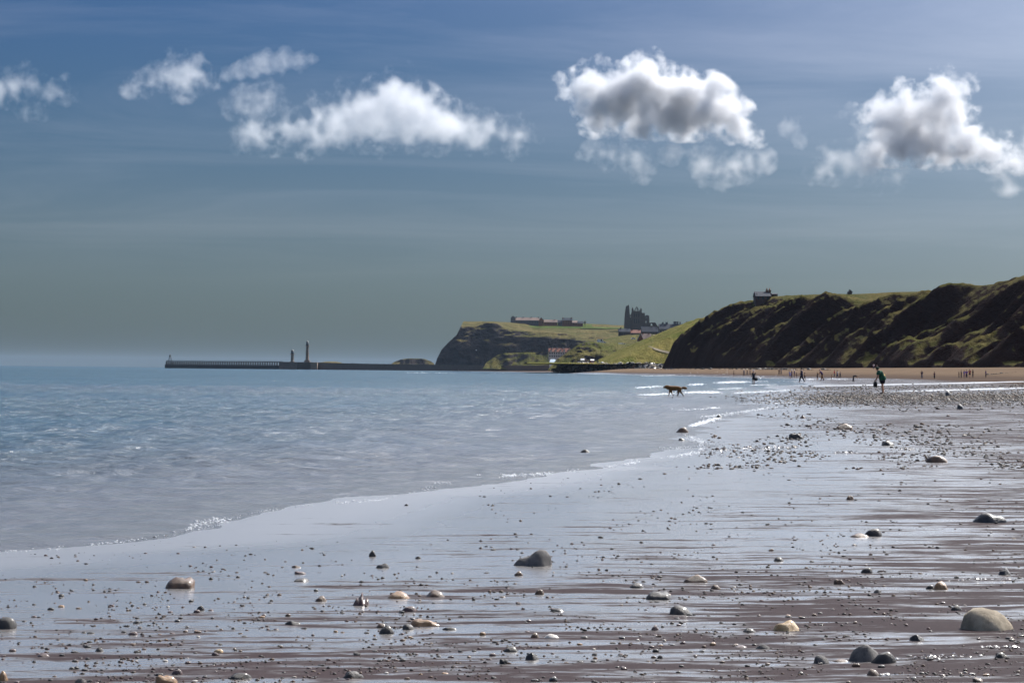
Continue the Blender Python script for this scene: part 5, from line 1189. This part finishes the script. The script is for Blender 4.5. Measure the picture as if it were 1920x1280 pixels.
def cloud(label, blobs, seed, D=8000.0, dens=0.03, nscale=0.012, erode=0.5, soft=0.5, voxel=8.0, band=70.0, kids=16, flat=None, depth=1.0, grow=1.22):
    rng = random.Random(seed); k = D / F; sph = []
    for x, y, r in blobs:
        c = np.array(P(x, y, D)[:]); c[1] += rng.uniform(-.6, .6) * r * k * depth
        r = r * grow; sph.append((c, r * k))
        for i in range(kids):
            v = np.array([rng.gauss(0, 1), rng.gauss(0, 1), rng.gauss(.25, 1)]); v /= np.linalg.norm(v)
            r2 = r * k * rng.uniform(.25, .5); c2 = c + v * r * k * .85
            sph.append((c2, r2))
            for j in range(4):
                v2 = v * .6 + np.array([rng.gauss(0, .7) for _ in range(3)]); v2 /= np.linalg.norm(v2)
                sph.append((c2 + v2 * r2 * .9, r2 * rng.uniform(.25, .5)))
    bm = bmesh.new(); bmesh.ops.create_icosphere(bm, subdivisions=2, radius=1)
    bv = np.array([v.co[:] for v in bm.verts]); bf = np.array([[v.index for v in f.verts] for f in bm.faces]); bm.free()
    V = np.concatenate([bv * r + c for c, r in sph]); Fc = np.concatenate([bf + i * len(bv) for i in range(len(sph))])
    if flat is not None:                                              # the even base that cumulus clouds share
        zb = P(960, flat, D).z; V[:, 2] = np.where(V[:, 2] < zb, zb + (V[:, 2] - zb) * 0.25, V[:, 2])
    org = V.mean(0); me = mesh_from('cloud', V - org, Fc)
    o = bpy.data.objects.new('cloud', me); C.objects.link(o); o.location = org
    g = bpy.data.node_groups.new('cloud_volume', 'GeometryNodeTree')
    g.interface.new_socket('Geometry', in_out='INPUT', socket_type='NodeSocketGeometry'); g.interface.new_socket('Geometry', in_out='OUTPUT', socket_type='NodeSocketGeometry')
    i = g.nodes.new('NodeGroupInput'); q = g.nodes.new('NodeGroupOutput')
    m = g.nodes.new('GeometryNodeMeshToVolume'); m.resolution_mode = 'VOXEL_SIZE'
    m.inputs['Voxel Size'].default_value = voxel; m.inputs['Interior Band Width'].default_value = band; m.inputs['Density'].default_value = 1
    sm = g.nodes.new('GeometryNodeSetMaterial'); sm.inputs['Material'].default_value = cloud_material('cloud vapour', dens, nscale, erode, soft)
    g.links.new(i.outputs[0], m.inputs['Mesh']); g.links.new(m.outputs[0], sm.inputs[0]); g.links.new(sm.outputs[0], q.inputs[0])
    o.modifiers.new('vapour', 'NODES').node_group = g
    return prop(o, label, kind='stuff')
cloud('tall white cumulus cloud with dark grey belly above the ruined abbey', [(1090, 165, 42), (1130, 190, 60), (1120, 235, 40), (1200, 165, 58), (1200, 225, 55), (1270, 185, 60), (1330, 195, 55), (1280, 240, 50), (1370, 220, 50), (1395, 265, 42), (1425, 300, 28)], 1, dens=0.045, erode=0.32, flat=262, nscale=0.016)
cloud('ragged white cloud wisps under the tall cumulus', [(1110, 285, 26), (1150, 290, 28), (1195, 300, 32), (1205, 328, 24), (1260, 290, 26), (1320, 310, 34), (1380, 312, 36), (1430, 300, 32), (1350, 335, 24), (1480, 240, 24), (1500, 262, 20)], 5, dens=0.011, erode=0.48, soft=0.8, band=50)
cloud('white cumulus cloud with dark base over the right-hand cliffs', [(1700, 190, 42), (1770, 185, 50), (1650, 225, 45), (1730, 240, 55), (1800, 230, 45), (1840, 275, 45), (1770, 285, 50), (1700, 290, 40), (1880, 300, 44), (1930, 320, 40), (1690, 215, 40), (1660, 280, 44)], 3, dens=0.04, erode=0.34, flat=312, nscale=0.016)
cloud('soft white cloud trailing off beside the dark based cumulus', [(1600, 215, 30), (1640, 260, 44), (1560, 308, 44), (1530, 325, 28), (1620, 312, 46), (1690, 330, 34), (1890, 325, 46), (1940, 290, 52), (1990, 300, 50), (1610, 250, 30)], 4, dens=0.011, erode=0.48, soft=0.8, band=60)
cloud('long pale cumulus cloud arching over the pier lighthouses', [(620, 262, 36), (700, 250, 42), (760, 246, 42), (820, 262, 34), (660, 272, 26), (900, 275, 28), (470, 250, 40), (510, 262, 34), (575, 268, 34), (650, 240, 44), (830, 245, 44), (890, 265, 34), (480, 255, 36), (540, 240, 40), (600, 225, 44), (600, 265, 30), (660, 205, 46), (720, 195, 56), (750, 170, 42), (790, 205, 55), (850, 225, 48), (910, 245, 42), (970, 260, 38), (960, 285, 24), (1010, 255, 20), (700, 240, 40)], 2, dens=0.014, erode=0.36, soft=0.6)
cloud('small ragged cloud scrap left of the long pale cloud', [(240, 165, 24), (275, 160, 28), (310, 150, 32), (330, 135, 32), (365, 142, 38), (345, 170, 30), (388, 155, 26)], 6, dens=0.011, erode=0.48, soft=0.7, band=50)
cloud('thin slanting cloud wisp above the long pale cloud', [(425, 143, 14), (450, 135, 18), (475, 127, 21), (500, 120, 22), (530, 115, 21), (560, 112, 18), (585, 110, 13)], 7, dens=0.007, erode=0.48, soft=0.8, band=40)
cloud('little cloud tuft just left of the long pale cloud', [(440, 205, 26), (465, 190, 28), (490, 180, 30), (515, 185, 24), (475, 220, 28), (500, 205, 24)], 8, dens=0.008, erode=0.48, soft=0.7, band=45)
cloud('ragged cloud scrap cut by the left picture edge', [(-30, 175, 40), (10, 168, 38), (45, 158, 32), (80, 165, 32), (110, 172, 30), (128, 152, 20), (50, 208, 26), (80, 213, 20), (130, 182, 20)], 9, dens=0.009, erode=0.48, soft=0.7, band=50)
